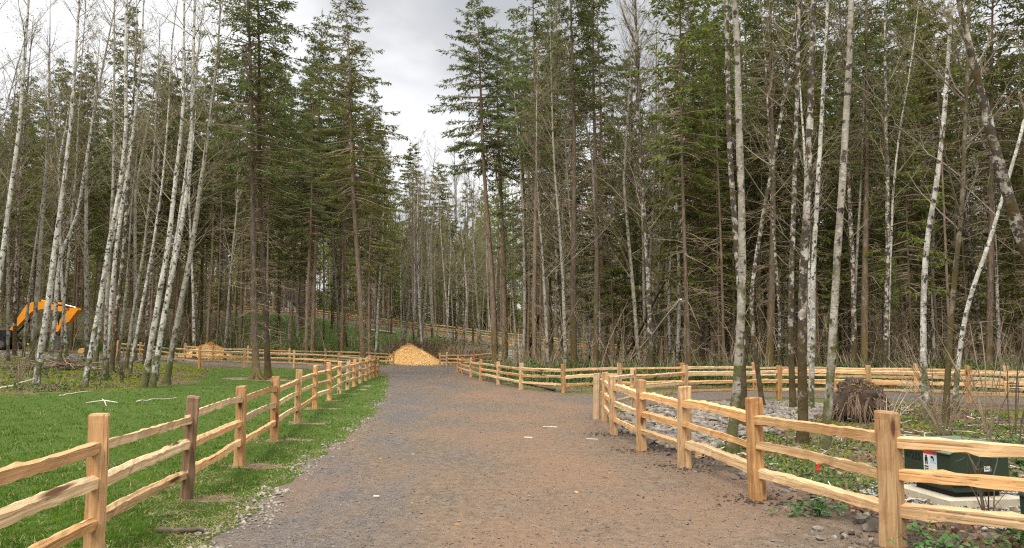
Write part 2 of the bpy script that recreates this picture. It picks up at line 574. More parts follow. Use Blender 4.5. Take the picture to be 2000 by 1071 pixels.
LF = [(-2.95, 3.1), (-3.21, 5.85), (-3.5, 8.15), (-3.74, 10.35), (-4.18, 13.2), (-4.59, 16.0), (-5.16, 19.6), (-5.53, 22.6), (-5.88, 25.5), (-6.15, 28), (-6.42, 30.4), (-6.67, 32.8), (-6.86, 35), (-7.0, 36.8), (-7.1, 38.4), (-7.16, 39.8)]
ROAD_MAIN = [(0.55, -5, 2.9), (0.38, 6, 2.85), (0.25, 8.5, 2.95), (-0.1, 10.4, 2.75), (-0.5, 14, 2.55), (-0.55, 18, 2.8), (-1.2, 25, 3.0), (-2.9, 32, 2.4), (-4.25, 40, 2.25), (-5.6, 50, 2.6), (-6.8, 58.5, 3.2)]
ROAD_RIGHT = [(-0.5, 20.5, 2.6), (4.1, 24.2, 2.1), (7.5, 25.9, 1.9), (10.5, 25.9, 1.9), (13, 24.3, 1.9), (15.2, 22.4, 1.9), (19, 19.3, 2.0), (32, 10, 2.2)]
ROAD_LEFT = [(-6, 51, 3.2), (-12, 51.3, 2.8), (-18, 48.2, 2.0), (-23, 51, 1.6), (-28, 56, 1.2)]
ROAD_HILL = [(24, 58, 2), (15, 62, 2), (6, 73, 2.1), (-2, 84, 2.2), (-9, 90, 2.2), (-18, 94, 2.2), (-27, 98, 2.2), (-48, 104, 2.2)]
LAWN = [(-40, -6), (-2.0, -6), (-2.0, 40.5), (-6.9, 40.0), (-10.2, 43.6), (-13.3, 45.2), (-15.7, 43.6), (-16.0, 40), (-14.6, 35), (-12.6, 29.5), (-13.6, 26.3), (-14.6, 24.2), (-17.5, 22.3), (-40, 17)]
VERGE = [(1.0, -5), (6.0, -5), (5.0, 6), (3.6, 8.6), (3.2, 12), (3.4, 15.5), (2.5, 17.3), (1.4, 18), (1.4, 8)]
SLOPE_LAWN = [(-27, 70), (-20, 67), (-14, 72), (-9.5, 80), (-13, 87), (-20, 90.5), (-29, 94), (-36, 96), (-33, 86)]


def road_sdf(x, y):
    d = np.minimum(np.minimum(seg_sdf(x, y, ROAD_MAIN), seg_sdf(x, y, ROAD_RIGHT)), np.minimum(seg_sdf(x, y, ROAD_LEFT), seg_sdf(x, y, ROAD_HILL)))
    return d + wob(x, y, 1.0, 0.16) + wob(x, y, 3.1, 0.05)


def lawn_sdf(x, y):
    return np.minimum(poly_sdf(x, y, LAWN) + wob(x, y, 0.6, 0.45) + wob(x, y, 2.5, 0.1), poly_sdf(x, y, SLOPE_LAWN) + wob(x, y, 0.3, 1.5))


def verge_sdf(x, y):
    return poly_sdf(x, y, VERGE) + wob(x, y, 0.9, 0.35)


def bare_sdf(x, y):
    d = np.full(np.shape(x), 1e9)
    for i, (a, b) in enumerate(LF[:12]):
        d = np.minimum(d, np.hypot((x - a - 0.22) / 1.35, (y - b + 0.02) / 0.75) - 0.30 - 0.06 * math.sin(i * 2.3))
    for (cx, cy, rx, ry) in ((-2.35, 5.6, .55, .35), (-11.4, 33.6, 1.5, 1.0)):
        d = np.minimum(d, (np.hypot((x - cx) / rx, (y - cy) / ry) - 1) * min(rx, ry))
    return np.maximum(d + wob(x, y, 2.6, 0.13) + wob(x, y, 5.5, 0.06), -road_sdf(x, y) + 0.1)


def grow(a, b, s0, r):
    out = [a]; s = s0
    while out[-1] < b:
        out.append(out[-1] + s); s *= r
    return out


def axis_x():
    c = list(np.arange(-8, 8.001, 0.16))
    r = grow(8, 700, 0.2, 1.035)[1:]
    return np.array([-v for v in r[::-1]] + c + r)


def axis_y():
    a = list(np.arange(-5, 14, 0.14))
    b = grow(a[-1], 1200, 0.15, 1.022)[1:]
    back = [-5 - v for v in grow(0, 300, 1.0, 1.25)[1:]]
    return np.array(back[::-1] + a + b)


def build_ground():
    ax, ay = axis_x(), axis_y()
    X, Y = np.meshgrid(ax, ay)
    X = X.copy(); Y = Y.copy()
    gx = np.gradient(ax)[None, :] + 0 * X; gy = np.gradient(ay)[:, None] + 0 * X
    # pull vertices that lie near a region's edge onto that edge, so the edges run smooth
    for f in (road_sdf, lawn_sdf, verge_sdf, bare_sdf):
        e = 0.02
        d = f(X, Y)
        dx = (f(X + e, Y) - d) / e; dy = (f(X, Y + e) - d) / e
        g2 = np.clip(dx * dx + dy * dy, 0.25, None)
        lim = 0.52 * np.minimum(gx, gy)
        near = (np.abs(d) < lim) & (Y < 110) & (np.abs(X) < 60)
        X = np.where(near, X - d * dx / g2, X); Y = np.where(near, Y - d * dy / g2, Y)
    Z = hgt(X, Y)
    rd = road_sdf(X, Y)
    rough = ss(0.0, 0.8, rd)
    Z = Z + rough * (0.035 * wob(X, Y, 1.9) + 0.02 * wob(X, Y, 5.3)) * (Y > -10) + (1 - rough) * (0.012 * wob(X, Y, 1.1) + 0.006 * wob(X, Y, 4.7))
    Z = Z - 0.03 * ss(0.3, -0.2, rd)       # the road bed lies a little lower than its verges
    ny, nx = X.shape
    V = np.stack([X, Y, Z], -1).reshape(-1, 3)
    idx = np.arange(nx * ny).reshape(ny, nx)
    Q = np.stack([idx[:-1, :-1], idx[:-1, 1:], idx[1:, 1:], idx[1:, :-1]], -1).reshape(-1, 4)
    C = V[Q].mean(1)
    cr, cl, cv = road_sdf(C[:, 0], C[:, 1]), lawn_sdf(C[:, 0], C[:, 1]), verge_sdf(C[:, 0], C[:, 1])
    reg = np.where(cr < 0, 1, np.where(cl < 0, 2, np.where(cv < 0, 3, 0)))
    reg = np.where((cr >= 0) & (bare_sdf(C[:, 0], C[:, 1]) < 0), 4, reg)
    for k, (nm, mt) in enumerate((('ground', 'forest_floor'), ('gravel_road', 'gravel_road'), ('lawn', 'lawn_soil'), ('road_verge', 'verge_soil'), ('bare_ground', 'bare_soil'))):
        q = Q[reg == k]
        u, inv = np.unique(q, return_inverse=True)
        mb = MB().add(V[u], inv.reshape(-1, 4))
        tag(mb.build(nm, M[mt], smooth=True), kind='structure')


build_ground()


def zfine(x, y):
    rd = road_sdf(x, y)
    rough = ss(0.0, 0.8, rd)
    z = hgt(x, y) + rough * (0.035 * wob(x, y, 1.9) + 0.02 * wob(x, y, 5.3)) + (1 - rough) * (0.012 * wob(x, y, 1.1) + 0.006 * wob(x, y, 4.7))
    return z - 0.03 * ss(0.3, -0.2, rd)


def Z1(x, y):
    return float(zfine(np.float64(x), np.float64(y)))


# ------------------------------------------------------------------ split-rail fences
def rail_mesh(seed):
    """a split cedar rail: a wedge with a flat back, one sharp arris and hewn, splintered edges"""
    g = np.random.default_rng(seed)
    n = 30
    xs = np.linspace(-0.5, 0.5, n)
    hw = g.uniform(0.028, 0.037); hh = g.uniform(0.045, 0.054)
    kind = seed % 3
    if kind == 0:
        base = np.array([(-hw, -hh), (-hw * 0.9, hh * 0.72), (hw * 0.95, hh), (hw, -hh * 0.55)])
    elif kind == 1:
        base = np.array([(-hw, -hh * 0.6), (-hw * 0.9, hh), (hw * 0.9, hh * 0.75), (hw * 0.8, -hh)])
    else:
        base = np.array([(-hw * 0.8, -hh), (-hw, hh * 0.5), (-hw * 0.1, hh * 1.05), (hw, hh * 0.8), (hw * 0.9, -hh * 0.8)])
    k = len(base)
    V = np.zeros((n, k, 3))
    bowz, bowy = g.normal(0, 0.016), g.normal(0, 0.016)
    wz = np.cumsum(g.normal(0, 0.0014, n)); wz -= np.linspace(wz[0], wz[-1], n)
    wy = np.cumsum(g.normal(0, 0.0025, n)); wy -= np.linspace(wy[0], wy[-1], n)
    swell = 1 + np.interp(xs, np.linspace(-.5, .5, 9), g.normal(0, 0.05, 9))
    knots = [(g.uniform(-.42, .42), g.integers(0, k)) for _ in range(5)]
    for i, x in enumerate(xs):
        e = 0.66 if abs(x) > 0.485 else (0.88 if abs(x) > 0.455 else 1.0)
        bb = base * np.array([1.0, e * swell[i]])
        bb = bb + g.normal(0, 0.0030, (k, 2)) * (1 if 0 < i < n - 1 else 0.2)
        for kx, kk in knots:
            if abs(x - kx) < 0.022:
                bb[kk] *= g.uniform(1.10, 1.25)
            elif abs(x - kx - 0.04) < 0.02:
                bb[kk] *= g.uniform(0.78, 0.92)
        V[i, :, 0] = x
        V[i, :, 1] = bb[:, 0] + bowy * (0.25 - x * x) * 4 + wy[i]
        V[i, :, 2] = bb[:, 1] + bowz * (0.25 - x * x) * 4 + wz[i]
    idx = np.arange(n * k).reshape(n, k)
    Q = np.stack([idx[:-1], np.roll(idx[:-1], -1, 1), np.roll(idx[1:], -1, 1), idx[1:]], -1).reshape(-1, 4)
    mb = MB().add(V, Q)
    for e in (0, n - 1):
        v = np.vstack([V[e], V[e].mean(0)[None]])
        mb.add(v, np.array([[j, (j + 1) % k, k] for j in range(k)]))
    return mb.mesh('rail', M['cedar_rail'], fix=True)


def post_mesh(seed, mat='cedar_post'):
    """a split post: flat hewn faces, a grooved side and dark mortises where the rails go in"""
    g = np.random.default_rng(seed)
    zs = np.array([-0.35, 0.0, 0.08, 0.17, 0.26, 0.36, 0.46, 0.56, 0.66, 0.76, 0.86, 0.94, 0.985, 1.0])
    w, d = g.uniform(0.058, 0.072), g.uniform(0.056, 0.070)
    c = 0.012
    ring = np.array([(-w + c, -d), (-w * 0.12, -d), (w * 0.12, -d), (w - c, -d), (w, -d + c), (w, d - c), (w - c, d), (-w + c, d * g.uniform(0.7, 1)), (-w, d - c * 3), (-w, -d + c)])
    ring = ring + g.normal(0, 0.005, ring.shape)
    groove = g.uniform(0.0, 0.030) if g.random() < 0.7 else 0
    k = len(ring)
    V = np.zeros((len(zs), k, 3))
    lean = g.normal(0, 0.008, 2)
    slope = g.normal(0, 0.07, 2)
    wx = np.cumsum(g.normal(0, 0.0022, (len(zs), 2)), 0)
    for i, z in enumerate(zs):
        r_ = ring * (0.90 if i == len(zs) - 1 else 1.0) * (1 + 0.06 * math.exp(-max(z, 0) / 0.25)) + g.normal(0, 0.0022, ring.shape)
        gg = groove * np.interp(z, [0, 0.3, 0.8, 1], [g.uniform(0, 1), 1, 0.7, 0.2])
        r_[1, 1] += gg; r_[2, 1] += gg * g.uniform(0.5, 1)
        V[i, :, :2] = r_ + lean * z + wx[i]
        V[i, :, 2] = z + ((r_ * slope).sum(1) if i >= len(zs) - 2 else 0)
    idx = np.arange(len(zs) * k).reshape(len(zs), k)
    Q = np.stack([idx[:-1], np.roll(idx[:-1], -1, 1), np.roll(idx[1:], -1, 1), idx[1:]], -1).reshape(-1, 4)
    mb = MB().add(V, Q)
    v = np.vstack([V[-1], V[-1].mean(0)[None]])
    mb.add(v, np.array([[j, (j + 1) % k, k] for j in range(k)]))
    return mb.mesh('post', M[mat], fix=True)


RAILS = [rail_mesh(100 + i) for i in range(12)]
POSTS = [post_mesh(200 + i) for i in range(10)]
OLDPOST = post_mesh(231, 'weathered_post')
RH = (0.30, 0.585, 0.865)


def fence(name, label, pts, group=None, ph=1.1, old=(), wide=1.0, skip_first=False, rails_h=RH):
    b = np.array(pts[0], float)
    root = empty(name, (b[0], b[1], Z1(*b)), 0, label, 'fence', group)
    inv = np.array(root.location)
    tops = []
    for i, p in enumerate(pts):
        z = Z1(p[0], p[1])
        h = ph * random.uniform(0.97, 1.04)
        nx = pts[min(i + 1, len(pts) - 1)]; pv = pts[max(i - 1, 0)]
        az = math.atan2(nx[1] - pv[1], nx[0] - pv[0]) + random.uniform(-0.08, 0.08)
        me = OLDPOST if i in old else random.choice(POSTS)
        link('post', me, root, (p[0] - inv[0], p[1] - inv[1], z - inv[2]), (random.uniform(-.012, .012), random.uniform(-.012, .012), az + random.choice((0, math.pi))), (wide, wide, h))
        tops.append((p[0], p[1], z))
    for (a, c) in zip(tops[:-1], tops[1:]):
        A = np.array(a); C = np.array(c)
        for hh in rails_h:
            u = C - A
            L2 = math.hypot(u[0], u[1])
            ov = 0.06 / L2
            za = hh * ph / 1.1 + random.uniform(-.02, .02); zc = hh * ph / 1.1 + random.uniform(-.02, .02)
            mid = (A + C) / 2 + np.array([0, 0, (za + zc) / 2])
            side = random.uniform(-0.018, 0.018)
            nrm = np.array([-u[1], u[0], 0]) / L2
            mid = mid + nrm * side
            dz = (C[2] + zc) - (A[2] + za)
            L = math.hypot(L2, dz) * (1 + 2 * ov)
            flip = random.choice((0, math.pi))
            o = link('rail', random.choice(RAILS), root, mid - inv,
                     (0, -math.atan2(dz, L2) * (1 if flip == 0 else -1), math.atan2(u[1], u[0]) + flip), (L, 1.0, random.uniform(0.9, 1.12)))
    return root


fence('split_rail_fence', 'long three-rail cedar fence along the lawn side of the driveway', LF, 'split-rail cedar fences', old=(2,))
fence('split_rail_fence', 'cedar fence bordering the right verge, nearest the green transformer box',
      [(5.1, 4.75), (3.2, 6.4), (2.69, 8.32), (2.38, 10.42), (2.08, 12.1), (1.93, 14.2), (2.07, 16.75)], 'split-rail cedar fences', wide=1.1)
fence('split_rail_fence', 'cedar fence on the near side of the branching side road, behind the root ball',
      [(1.95, 17.2), (3.2, 19.6), (5.1, 22.0), (8.35, 23.4), (11.0, 23.0), (13.15, 21.5), (15.2, 19.7), (17.6, 17.5)], 'split-rail cedar fences', ph=1.06)
fence('split_rail_fence', 'curving cedar fence round the far side of the road junction, before the firs',
      [(-3.45, 47.5), (-2.95, 44), (-2.2, 40), (-1.5, 36), (-0.6, 32.2), (0.35, 28.6), (1.8, 26.3), (3.95, 27.4), (6.5, 28.4), (9.35, 28.8), (12.1, 28.0), (14.3, 26.4), (16.3, 24.6), (18.6, 22.6), (21, 20.4)], 'split-rail cedar fences', ph=1.0)
fence('split_rail_fence', 'cedar fence across the far edge of the lawn, by the twin firs',
      [(-7.6, 40.3), (-10.2, 44.0), (-13.4, 45.8), (-15.9, 44.2), (-17.7, 42.2), (-21.3, 46.5), (-25, 50), (-28.1, 53)], 'split-rail cedar fences', ph=1.12)
fence('split_rail_fence', 'cedar fence on the far side of the left side road, ending at the chip pile',
      [(-9.55, 60), (-11.8, 59), (-14.3, 57), (-16.2, 54.2), (-18.6, 52.4), (-20.8, 51.6), (-24, 54.6)], 'split-rail cedar fences')
fence('split_rail_fence', 'far low cedar fence running from the chip pile into the firs beyond the junction',
      [(-5.75, 59.6), (-5.2, 59.4), (-3.0, 58.6), (-1.6, 61), (1.2, 62.3), (4.2, 62.8), (7.4, 62.2), (10.6, 60.6), (14, 58)], 'split-rail cedar fences')


def offset(pts, off, step):
    P_ = np.array([(a, b) for a, b, _ in pts], float)
    d = np.hypot(*np.diff(P_, axis=0).T); s = np.concatenate([[0], np.cumsum(d)])
    out = []
    for q in np.arange(7.0, s[-1] - 10, step):
        x = np.interp(q, s, P_[:, 0]); y = np.interp(q, s, P_[:, 1])
        x2 = np.interp(q + 1, s, P_[:, 0]); y2 = np.interp(q + 1, s, P_[:, 1])
        t = np.array([x2 - x, y2 - y]); t /= np.hypot(*t)
        out.append((x + t[1] * off, y - t[0] * off))
    return out


fence('split_rail_fence', 'distant cedar fence along the uphill edge of the hillside road', offset(ROAD_HILL, 2.8, 3.0), 'split-rail cedar fences')
fence('split_rail_fence', 'distant cedar fence along the downhill edge of the hillside road', offset(ROAD_HILL, -2.8, 3.0), 'split-rail cedar fences')

# ------------------------------------------------------------------ trees
def unit(v):
    return v / (np.linalg.norm(v, axis=-1, keepdims=True) + 1e-9)


def kites(mb, p, d, l, w, g, m=0):
    """small pointed leaf faces at p along d"""
    s = unit(np.cross(d, g.normal(size=p.shape)))
    l = l[:, None]; w = w[:, None]
    V = np.stack([p, p + d * l * 0.45 + s * w, p + d * l, p + d * l * 0.45 - s * w], 1)
    mb.add(V.reshape(-1, 3), np.arange(len(p) * 4).reshape(-1, 4), m)


def fir_parts(seed, H, zc, R, r0, tw=14, k=4, lean=(0, 0), step=0.36, per=5, leaf='fir_dark', bark='fir_bark', dead=70, leaf_w=0.055, deadlen=2.0, sides=8, gap=None, flare=0.75):
    """returns meshes (trunk, crown, bare branches)"""
    g = np.random.default_rng(seed)
    lean = np.array([lean[0], lean[1], 0.0])
    ph = g.uniform(0, 6.3, 4)

    def ax(z):
        z = np.asarray(z, float)
        o = np.stack([0.06 * np.sin(z * 0.35 + ph[0]) - 0.06 * np.sin(ph[0]), 0.06 * np.sin(z * 0.31 + ph[1]) - 0.06 * np.sin(ph[1]), z], -1)
        return o + lean * z[..., None]
    # trunk
    zs = np.concatenate([[-0.3, 0, 0.15, 0.4, 0.9], np.arange(1.8, H, 0.9), [H]])
    rr = r0 * np.clip(1 - zs / H, 0.015, 1) ** 0.85
    rr = rr * (1 + flare * np.exp(-np.clip(zs, 0, 9) / 0.28)) * (1 + g.normal(0, 0.03, len(zs)))
    tb = MB().tubes(ax(zs), rr, sides)
    trunk = tb.mesh('trunk', M[bark], smooth=True)
    # living crown
    z = np.repeat(np.arange(zc, H - 0.25, step), per) ; z = z + g.uniform(-0.25, 0.25, len(z))
    z = z[z < H - 0.15]
    t = np.clip((H - z) / (H - zc), 0.02, 1)
    L = (R * t ** 0.72 * (1 - 0.30 * ss(0.78, 1.0, t))) * g.uniform(0.5, 1.2, len(z)) + 0.22
    az = g.uniform(0, 6.283, len(z))
    keep = g.random(len(z)) > 0.10
    if gap is not None:           # thinner side
        keep &= ~((np.cos(az - gap) > 0.2) & (g.random(len(z)) < 0.55))
    z, t, L, az = z[keep], t[keep], L[keep], az[keep]
    n = len(z)
    hd = np.stack([np.cos(az), np.sin(az), 0 * az], -1)
    el = 0.62 - 0.78 * t ** 0.6 + g.normal(0, 0.10, n)
    dr = 0.22 * t + g.uniform(0, 0.12, n)
    a0 = ax(z)

    def cur(i, s):
        zz = L[i] * (el[i] * s - dr[i] * s * s + 0.20 * t[i] * s ** 4)
        return a0[i] + hd[i] * (L[i] * s)[:, None] + np.stack([0 * zz, 0 * zz, zz], -1)
    cb = MB()
    S = 5
    ii = np.repeat(np.arange(n), S); sv = np.tile(np.linspace(0, 1, S), n)
    PT = cur(ii, sv).reshape(n, S, 3)
    cb.tubes(PT, (0.010 + 0.012 * L)[:, None] * np.linspace(1, 0.25, S)[None], 3, 1)
    cnt = np.maximum(3, (L * tw * (1.25 - 0.45 * t)).astype(int))
    ii = np.repeat(np.arange(n), cnt)
    s = g.uniform(0.10, 1.0, len(ii)) ** 0.8
    s = np.where(t[ii] > 0.7, 0.22 + 0.78 * s, s)
    side = np.where(g.random(len(ii)) < 0.5, -1.0, 1.0)
    p = cur(ii, s)
    lat = np.stack([-hd[ii, 1], hd[ii, 0], 0 * s], -1)
    td = unit(hd[ii] * 0.75 + lat * (side * 0.85 * (1 - 0.45 * s))[:, None] + np.array([0, 0, 1.0]) * (-0.10 - 0.55 * t[ii] * g.random(len(ii)))[:, None] + g.normal(0, 0.12, p.shape))
    tl = (0.16 + 0.20 * np.sqrt(L[ii])) * (1.15 - 0.6 * s) * g.uniform(0.6, 1.3, len(ii))
    for j in range(k):
        u = (j + g.random(len(ii)) * 0.7) / k
        dd = unit(td + g.normal(0, 0.55, td.shape) + np.array([0, 0, -0.30]))
        kites(cb, p + td * (tl * u)[:, None], dd, g.uniform(0.12, 0.27, len(ii)) * (leaf_w / 0.055) ** 0.6, leaf_w * g.uniform(0.35, 0.75, len(ii)), g)
    # leader
    q = ax(np.linspace(H - 1.0, H + 0.35, 16))
    kites(cb, q, unit(g.normal(0, 0.5, q.shape) + np.array([0, 0, 0.9])), np.full(16, 0.26), np.full(16, 0.03), g)
    crown = cb.mesh('crown', [M[leaf], M['dead_twig']])
    # bare dead branches below the crown
    db = MB()
    nd = dead
    if nd:
        zd = g.uniform(1.0, zc + 2.0, nd); azd = g.uniform(0, 6.283, nd)
        Ld = g.uniform(0.35, 1.0, nd) * deadlen * (0.6 + 0.6 * zd / zc)
        hdd = np.stack([np.cos(azd), np.sin(azd), 0 * azd], -1)
        S = 5; sv = np.linspace(0, 1, S)
        wig = g.normal(0, 0.05, (nd, S, 3)) * Ld[:, None, None] * sv[None, :, None]
        PT = ax(zd)[:, None, :] + hdd[:, None, :] * (Ld[:, None] * sv[None])[:, :, None] + wig
        PT[:, :, 2] += Ld[:, None] * (g.normal(0.0, 0.22, nd)[:, None] * sv[None] - g.uniform(-0.1, 0.45, nd)[:, None] * sv[None] ** 2)
        db.tubes(PT, (0.011 + 0.004 * Ld)[:, None] * np.linspace(1, 0.3, S)[None], 3)
        m2 = 5
        i2 = np.repeat(np.arange(nd), m2); st = g.integers(1, S - 1, len(i2))
        p0 = PT[i2, st]
        d2 = unit(hdd[i2] * 0.8 + g.normal(0, 0.65, p0.shape) + np.array([0, 0, -0.15]))
        l2 = Ld[i2] * g.uniform(0.2, 0.55, len(i2))
        S2 = 3
        PT2 = p0[:, None, :] + d2[:, None, :] * (l2[:, None] * np.linspace(0, 1, S2)[None])[:, :, None]
        PT2[:, 1] += g.normal(0, 0.04, p0.shape)
        db.tubes(PT2, np.full((len(i2), 1), 0.006) * np.linspace(1, 0.4, S2)[None], 3)
        zz = np.linspace(min(zd.min(), 0.9), zd.max() + 0.1, 6)
        db.tubes(ax(zz), np.full(6, 0.01), 3)      # hidden rod added along the trunk axis to join the branches
        bare = db.mesh('bare_branches', M['dead_twig'])
    else:
        bare = None
    return trunk, crown, bare


def place_fir(parts, x, y, label, group=None, rz=0.0, s=1.0, name='fir_tree'):
    t = empty(name, (x, y, Z1(x, y)), rz, label, 'conifer', group)
    t.scale = (s, s, s)
    for nm, me in zip(('trunk', 'crown', 'bare_branches'), parts):
        if me is not None:
            link(nm, me, t)
    return t


def alder_parts(seed, path, r0, bark='alder_white', n1=34, t0=0.30, twig='alder_twig', buds=90, blen=0.17, sides=9, rtop=0.009):
    """path (N,3) local trunk centre line starting at the base; returns (trunk, crown)"""
    g = np.random.default_rng(seed)
    path = np.asarray(path, float)
    seg = np.linalg.norm(np.diff(path, axis=0), axis=1); cs = np.concatenate([[0], np.cumsum(seg)])
    Ltot = cs[-1]

    def at(t):
        q = np.asarray(t) * Ltot
        return np.stack([np.interp(q, cs, path[:, i]) for i in range(3)], -1)
    N = int(Ltot / 0.45) + 6
    tt = np.concatenate([np.linspace(0, 0.04, 4)[:-1], np.linspace(0.04, 1, N)])
    pts = at(tt)
    # smooth the drawn polyline
    for _ in range(4):
        pts[1:-1] = (pts[:-2] + 2 * pts[1:-1] + pts[2:]) / 4
    pts[3:] += np.cumsum(g.normal(0, 0.006, pts[3:].shape), 0) * 0.5
    rr = (r0 * (1 - tt) ** 0.75 + rtop) * (1 + 0.55 * np.exp(-tt * Ltot / 0.22)) * (1 + g.normal(0, 0.035, len(tt)))
    pts = np.vstack([pts[0] - np.array([0, 0, 0.3]), pts]); rr = np.concatenate([[rr[0]], rr])
    trunk = MB().tubes(pts, rr, sides).mesh('trunk', M[bark], smooth=True)
    cb = MB()
    # main limbs
    t1 = t0 + (0.985 - t0) * g.random(n1) ** 0.85
    az = g.uniform(0, 6.283, n1)
    up = g.uniform(0.6, 1.7, n1)
    d1 = unit(np.stack([np.cos(az), np.sin(az), up], -1))
    L1 = Ltot * blen * g.uniform(0.45, 1.2, n1) * (1.15 - 0.75 * t1)
    S = 7; sv = np.linspace(0, 1, S)
    PT = at(t1)[:, None, :] + d1[:, None, :] * (L1[:, None] * sv)[:, :, None]
    PT[:, :, 2] += (L1 * g.uniform(0.0, 0.30, n1))[:, None] * sv ** 2
    PT += np.cumsum(g.normal(0, 0.022, PT.shape), 1) * L1[:, None, None] * sv[None, :, None] * 1.2
    rb = 0.007 + 0.0065 * L1
    cb.tubes(PT, rb[:, None] * np.linspace(1, 0.3, S)[None], 4)
    # second order
    m2 = 6
    i2 = np.repeat(np.arange(n1), m2); q = g.uniform(0.2, 0.97, len(i2)) * (S - 1)
    a = np.clip(q.astype(int), 0, S - 2); fr = (q - a)[:, None]
    p0 = PT[i2, a] * (1 - fr) + PT[i2, a + 1] * fr
    d2 = unit(d1[i2] + g.normal(0, 0.55, p0.shape) + np.array([0, 0, 0.15]))
    L2 = L1[i2] * g.uniform(0.2, 0.5, len(i2))
    S2 = 4; s2 = np.linspace(0, 1, S2)
    PT2 = p0[:, None, :] + d2[:, None, :] * (L2[:, None] * s2)[:, :, None]
    PT2 += g.normal(0, 0.04, PT2.shape) * L2[:, None, None] * s2[None, :, None]
    cb.tubes(PT2, np.full((len(i2), 1), 0.0058) * np.linspace(1, 0.45, S2)[None], 3)
    m3 = 4
    i3 = np.repeat(np.arange(len(i2)), m3); b3 = g.integers(1, S2, len(i3))
    p3 = PT2[i3, b3]
    d3 = unit(d2[i3] + g.normal(0, 0.6, p3.shape) + np.array([0, 0, 0.1]))
    L3 = L2[i3] * g.uniform(0.25, 0.6, len(i3))
    PT3 = p3[:, None, :] + d3[:, None, :] * (L3[:, None] * np.linspace(0, 1, 3))[:, :, None]
    cb.tubes(PT3, np.full((len(i3), 1), 0.0036) * np.linspace(1, 0.5, 3)[None], 3)
    if buds:
        pick = g.choice(len(i3), min(len(i3), buds * 5), replace=False)
        kites(cb, PT3[pick, 2], unit(g.normal(size=(len(pick), 3))), g.uniform(0.03, 0.085, len(pick)), g.uniform(0.009, 0.024, len(pick)), g, 1)
    crown = cb.mesh('crown', [M[twig], M['bud_green']])
    return trunk, crown


ALD_N = [0]


def alder(label, pix, wpx, bark='alder_white', Y=None, total=None, group=None, t0=0.36, n1=20, twig='alder_twig', buds=170, blen=0.15, sway=0.0, name='alder_tree'):
    """pix: photo pixels up the trunk from its foot; Y: distance from the camera (None: where the foot meets the ground)"""
    ALD_N[0] += 1
    if Y is None:
        q = G(*pix[0]); Y = q[1]; base = q
    else:
        base = P(pix[0][0], pix[0][1], Y)
    bz = Z1(base[0], Y)
    base = np.array([base[0], Y, bz])
    g = np.random.default_rng(900 + ALD_N[0])
    pts = [np.zeros(3)]
    for i, (px, py) in enumerate(pix[1:]):
        p = P(px, py, Y + sway * (i + 1) / len(pix)) - base
        if p[2] > pts[-1][2] + 0.05:
            pts.append(p)
    pts = np.array(pts)
    total = total or g.uniform(16.5, 20)
    d = unit(pts[-1] - pts[-2])
    if d[2] < 0.8:
        d = unit(d + np.array([0, 0, 0.5]))
    rest = total - pts[-1][2]
    if rest > 0.5:
        k = max(2, int(rest / 1.5))
        for j in range(1, k + 1):
            d = unit(d + np.array([g.normal(0, 0.03), g.normal(0, 0.03), 0.06]))
            pts = np.vstack([pts, pts[-1] + d * rest / k])
    r0 = 0.74 * wpx * Y / F / 2
    tr, cr = alder_parts(700 + ALD_N[0], pts, r0, bark, n1, t0, twig, buds, blen)
    t = empty(name, base, 0, label, 'alder', group)
    link('trunk', tr, t); link('crown', cr, t)
    return t


# --- the pale alders on the lawn edge, each traced up its own trunk
LA = 'pale alders in the clump beside the lawn'
alder('leaning pale alder rising from outside the frame beside the brush pile', [(-52, 760), (-20, 640), (0, 545), (18, 400), (38, 250), (52, 50), (56, 0)], 13, Y=26)
alder('tallest straight pale alder whose foot stands alone in front of the brush heap', [(70, 753), (82, 670), (95, 590), (108, 480), (120, 400), (138, 250), (150, 93), (155, 0)], 15)
alder('slim pale alder just behind the brush heap, in front of the digger boom', [(62, 708), (70, 600), (78, 500), (93, 280), (96, 100), (97, 0)], 11, bark='alder_grey')
alder('pale alder with a brown mossy foot before the digger bucket', [(98, 712), (108, 620), (116, 500), (150, 430), (166, 330), (182, 230), (194, 90)], 11)
alder('thin grey alder crossing behind the digger boom', [(118, 700), (128, 560), (138, 470), (150, 330), (158, 150)], 7, bark='alder_grey', Y=38)
alder('pale alder standing forward of its clump, with a dark mossy foot', [(165, 757), (182, 665), (196, 590), (209, 500), (234, 370), (247, 262), (245, 121), (248, 0)], 13)
alder('pale alder close behind the forward one, brown moss round its foot', [(186, 724), (198, 600), (208, 505), (228, 440), (244, 360), (256, 270), (262, 170), (267, 0)], 11)
alder('straight grey alder rising between the leaning pale ones', [(204, 735), (212, 520), (219, 400), (223, 300), (223, 0)], 10, bark='alder_grey', Y=30)
alder('middle alder of the clump forking near a dark fallen pole', [(206, 738), (216, 610), (226, 505), (243, 380), (257, 290), (276, 130), (281, 0)], 12)
alder('pale alder with peeling dark patches, last of the middle clump', [(218, 728), (230, 600), (241, 500), (252, 360), (262, 200), (270, 60)], 11, bark='alder_patchy')
alder('slender alder with a dark foot near the start of the cross fence', [(246, 721), (262, 605), (281, 495), (297, 340), (304, 240), (312, 80)], 9, bark='alder_grey')
alder('thin pale alder leaning beside the dark-footed slender one', [(253, 730), (268, 650), (285, 560), (298, 490), (318, 360), (328, 230), (336, 80)], 8)
alder('first of three thick pale alders at the lawn, furthest from the twin firs', [(281, 757), (297, 670), (312, 575), (328, 495), (346, 330), (357, 230), (361, 0)], 15)
alder('middle of three thick pale alders at the lawn, next to a stump', [(297, 757), (310, 680), (328, 575), (345, 495), (370, 350), (376, 180), (380, 0)], 14)
alder('thin pale alder squeezed behind the three thick ones', [(304, 745), (318, 640), (334, 530), (352, 420), (372, 260), (392, 60)], 9)
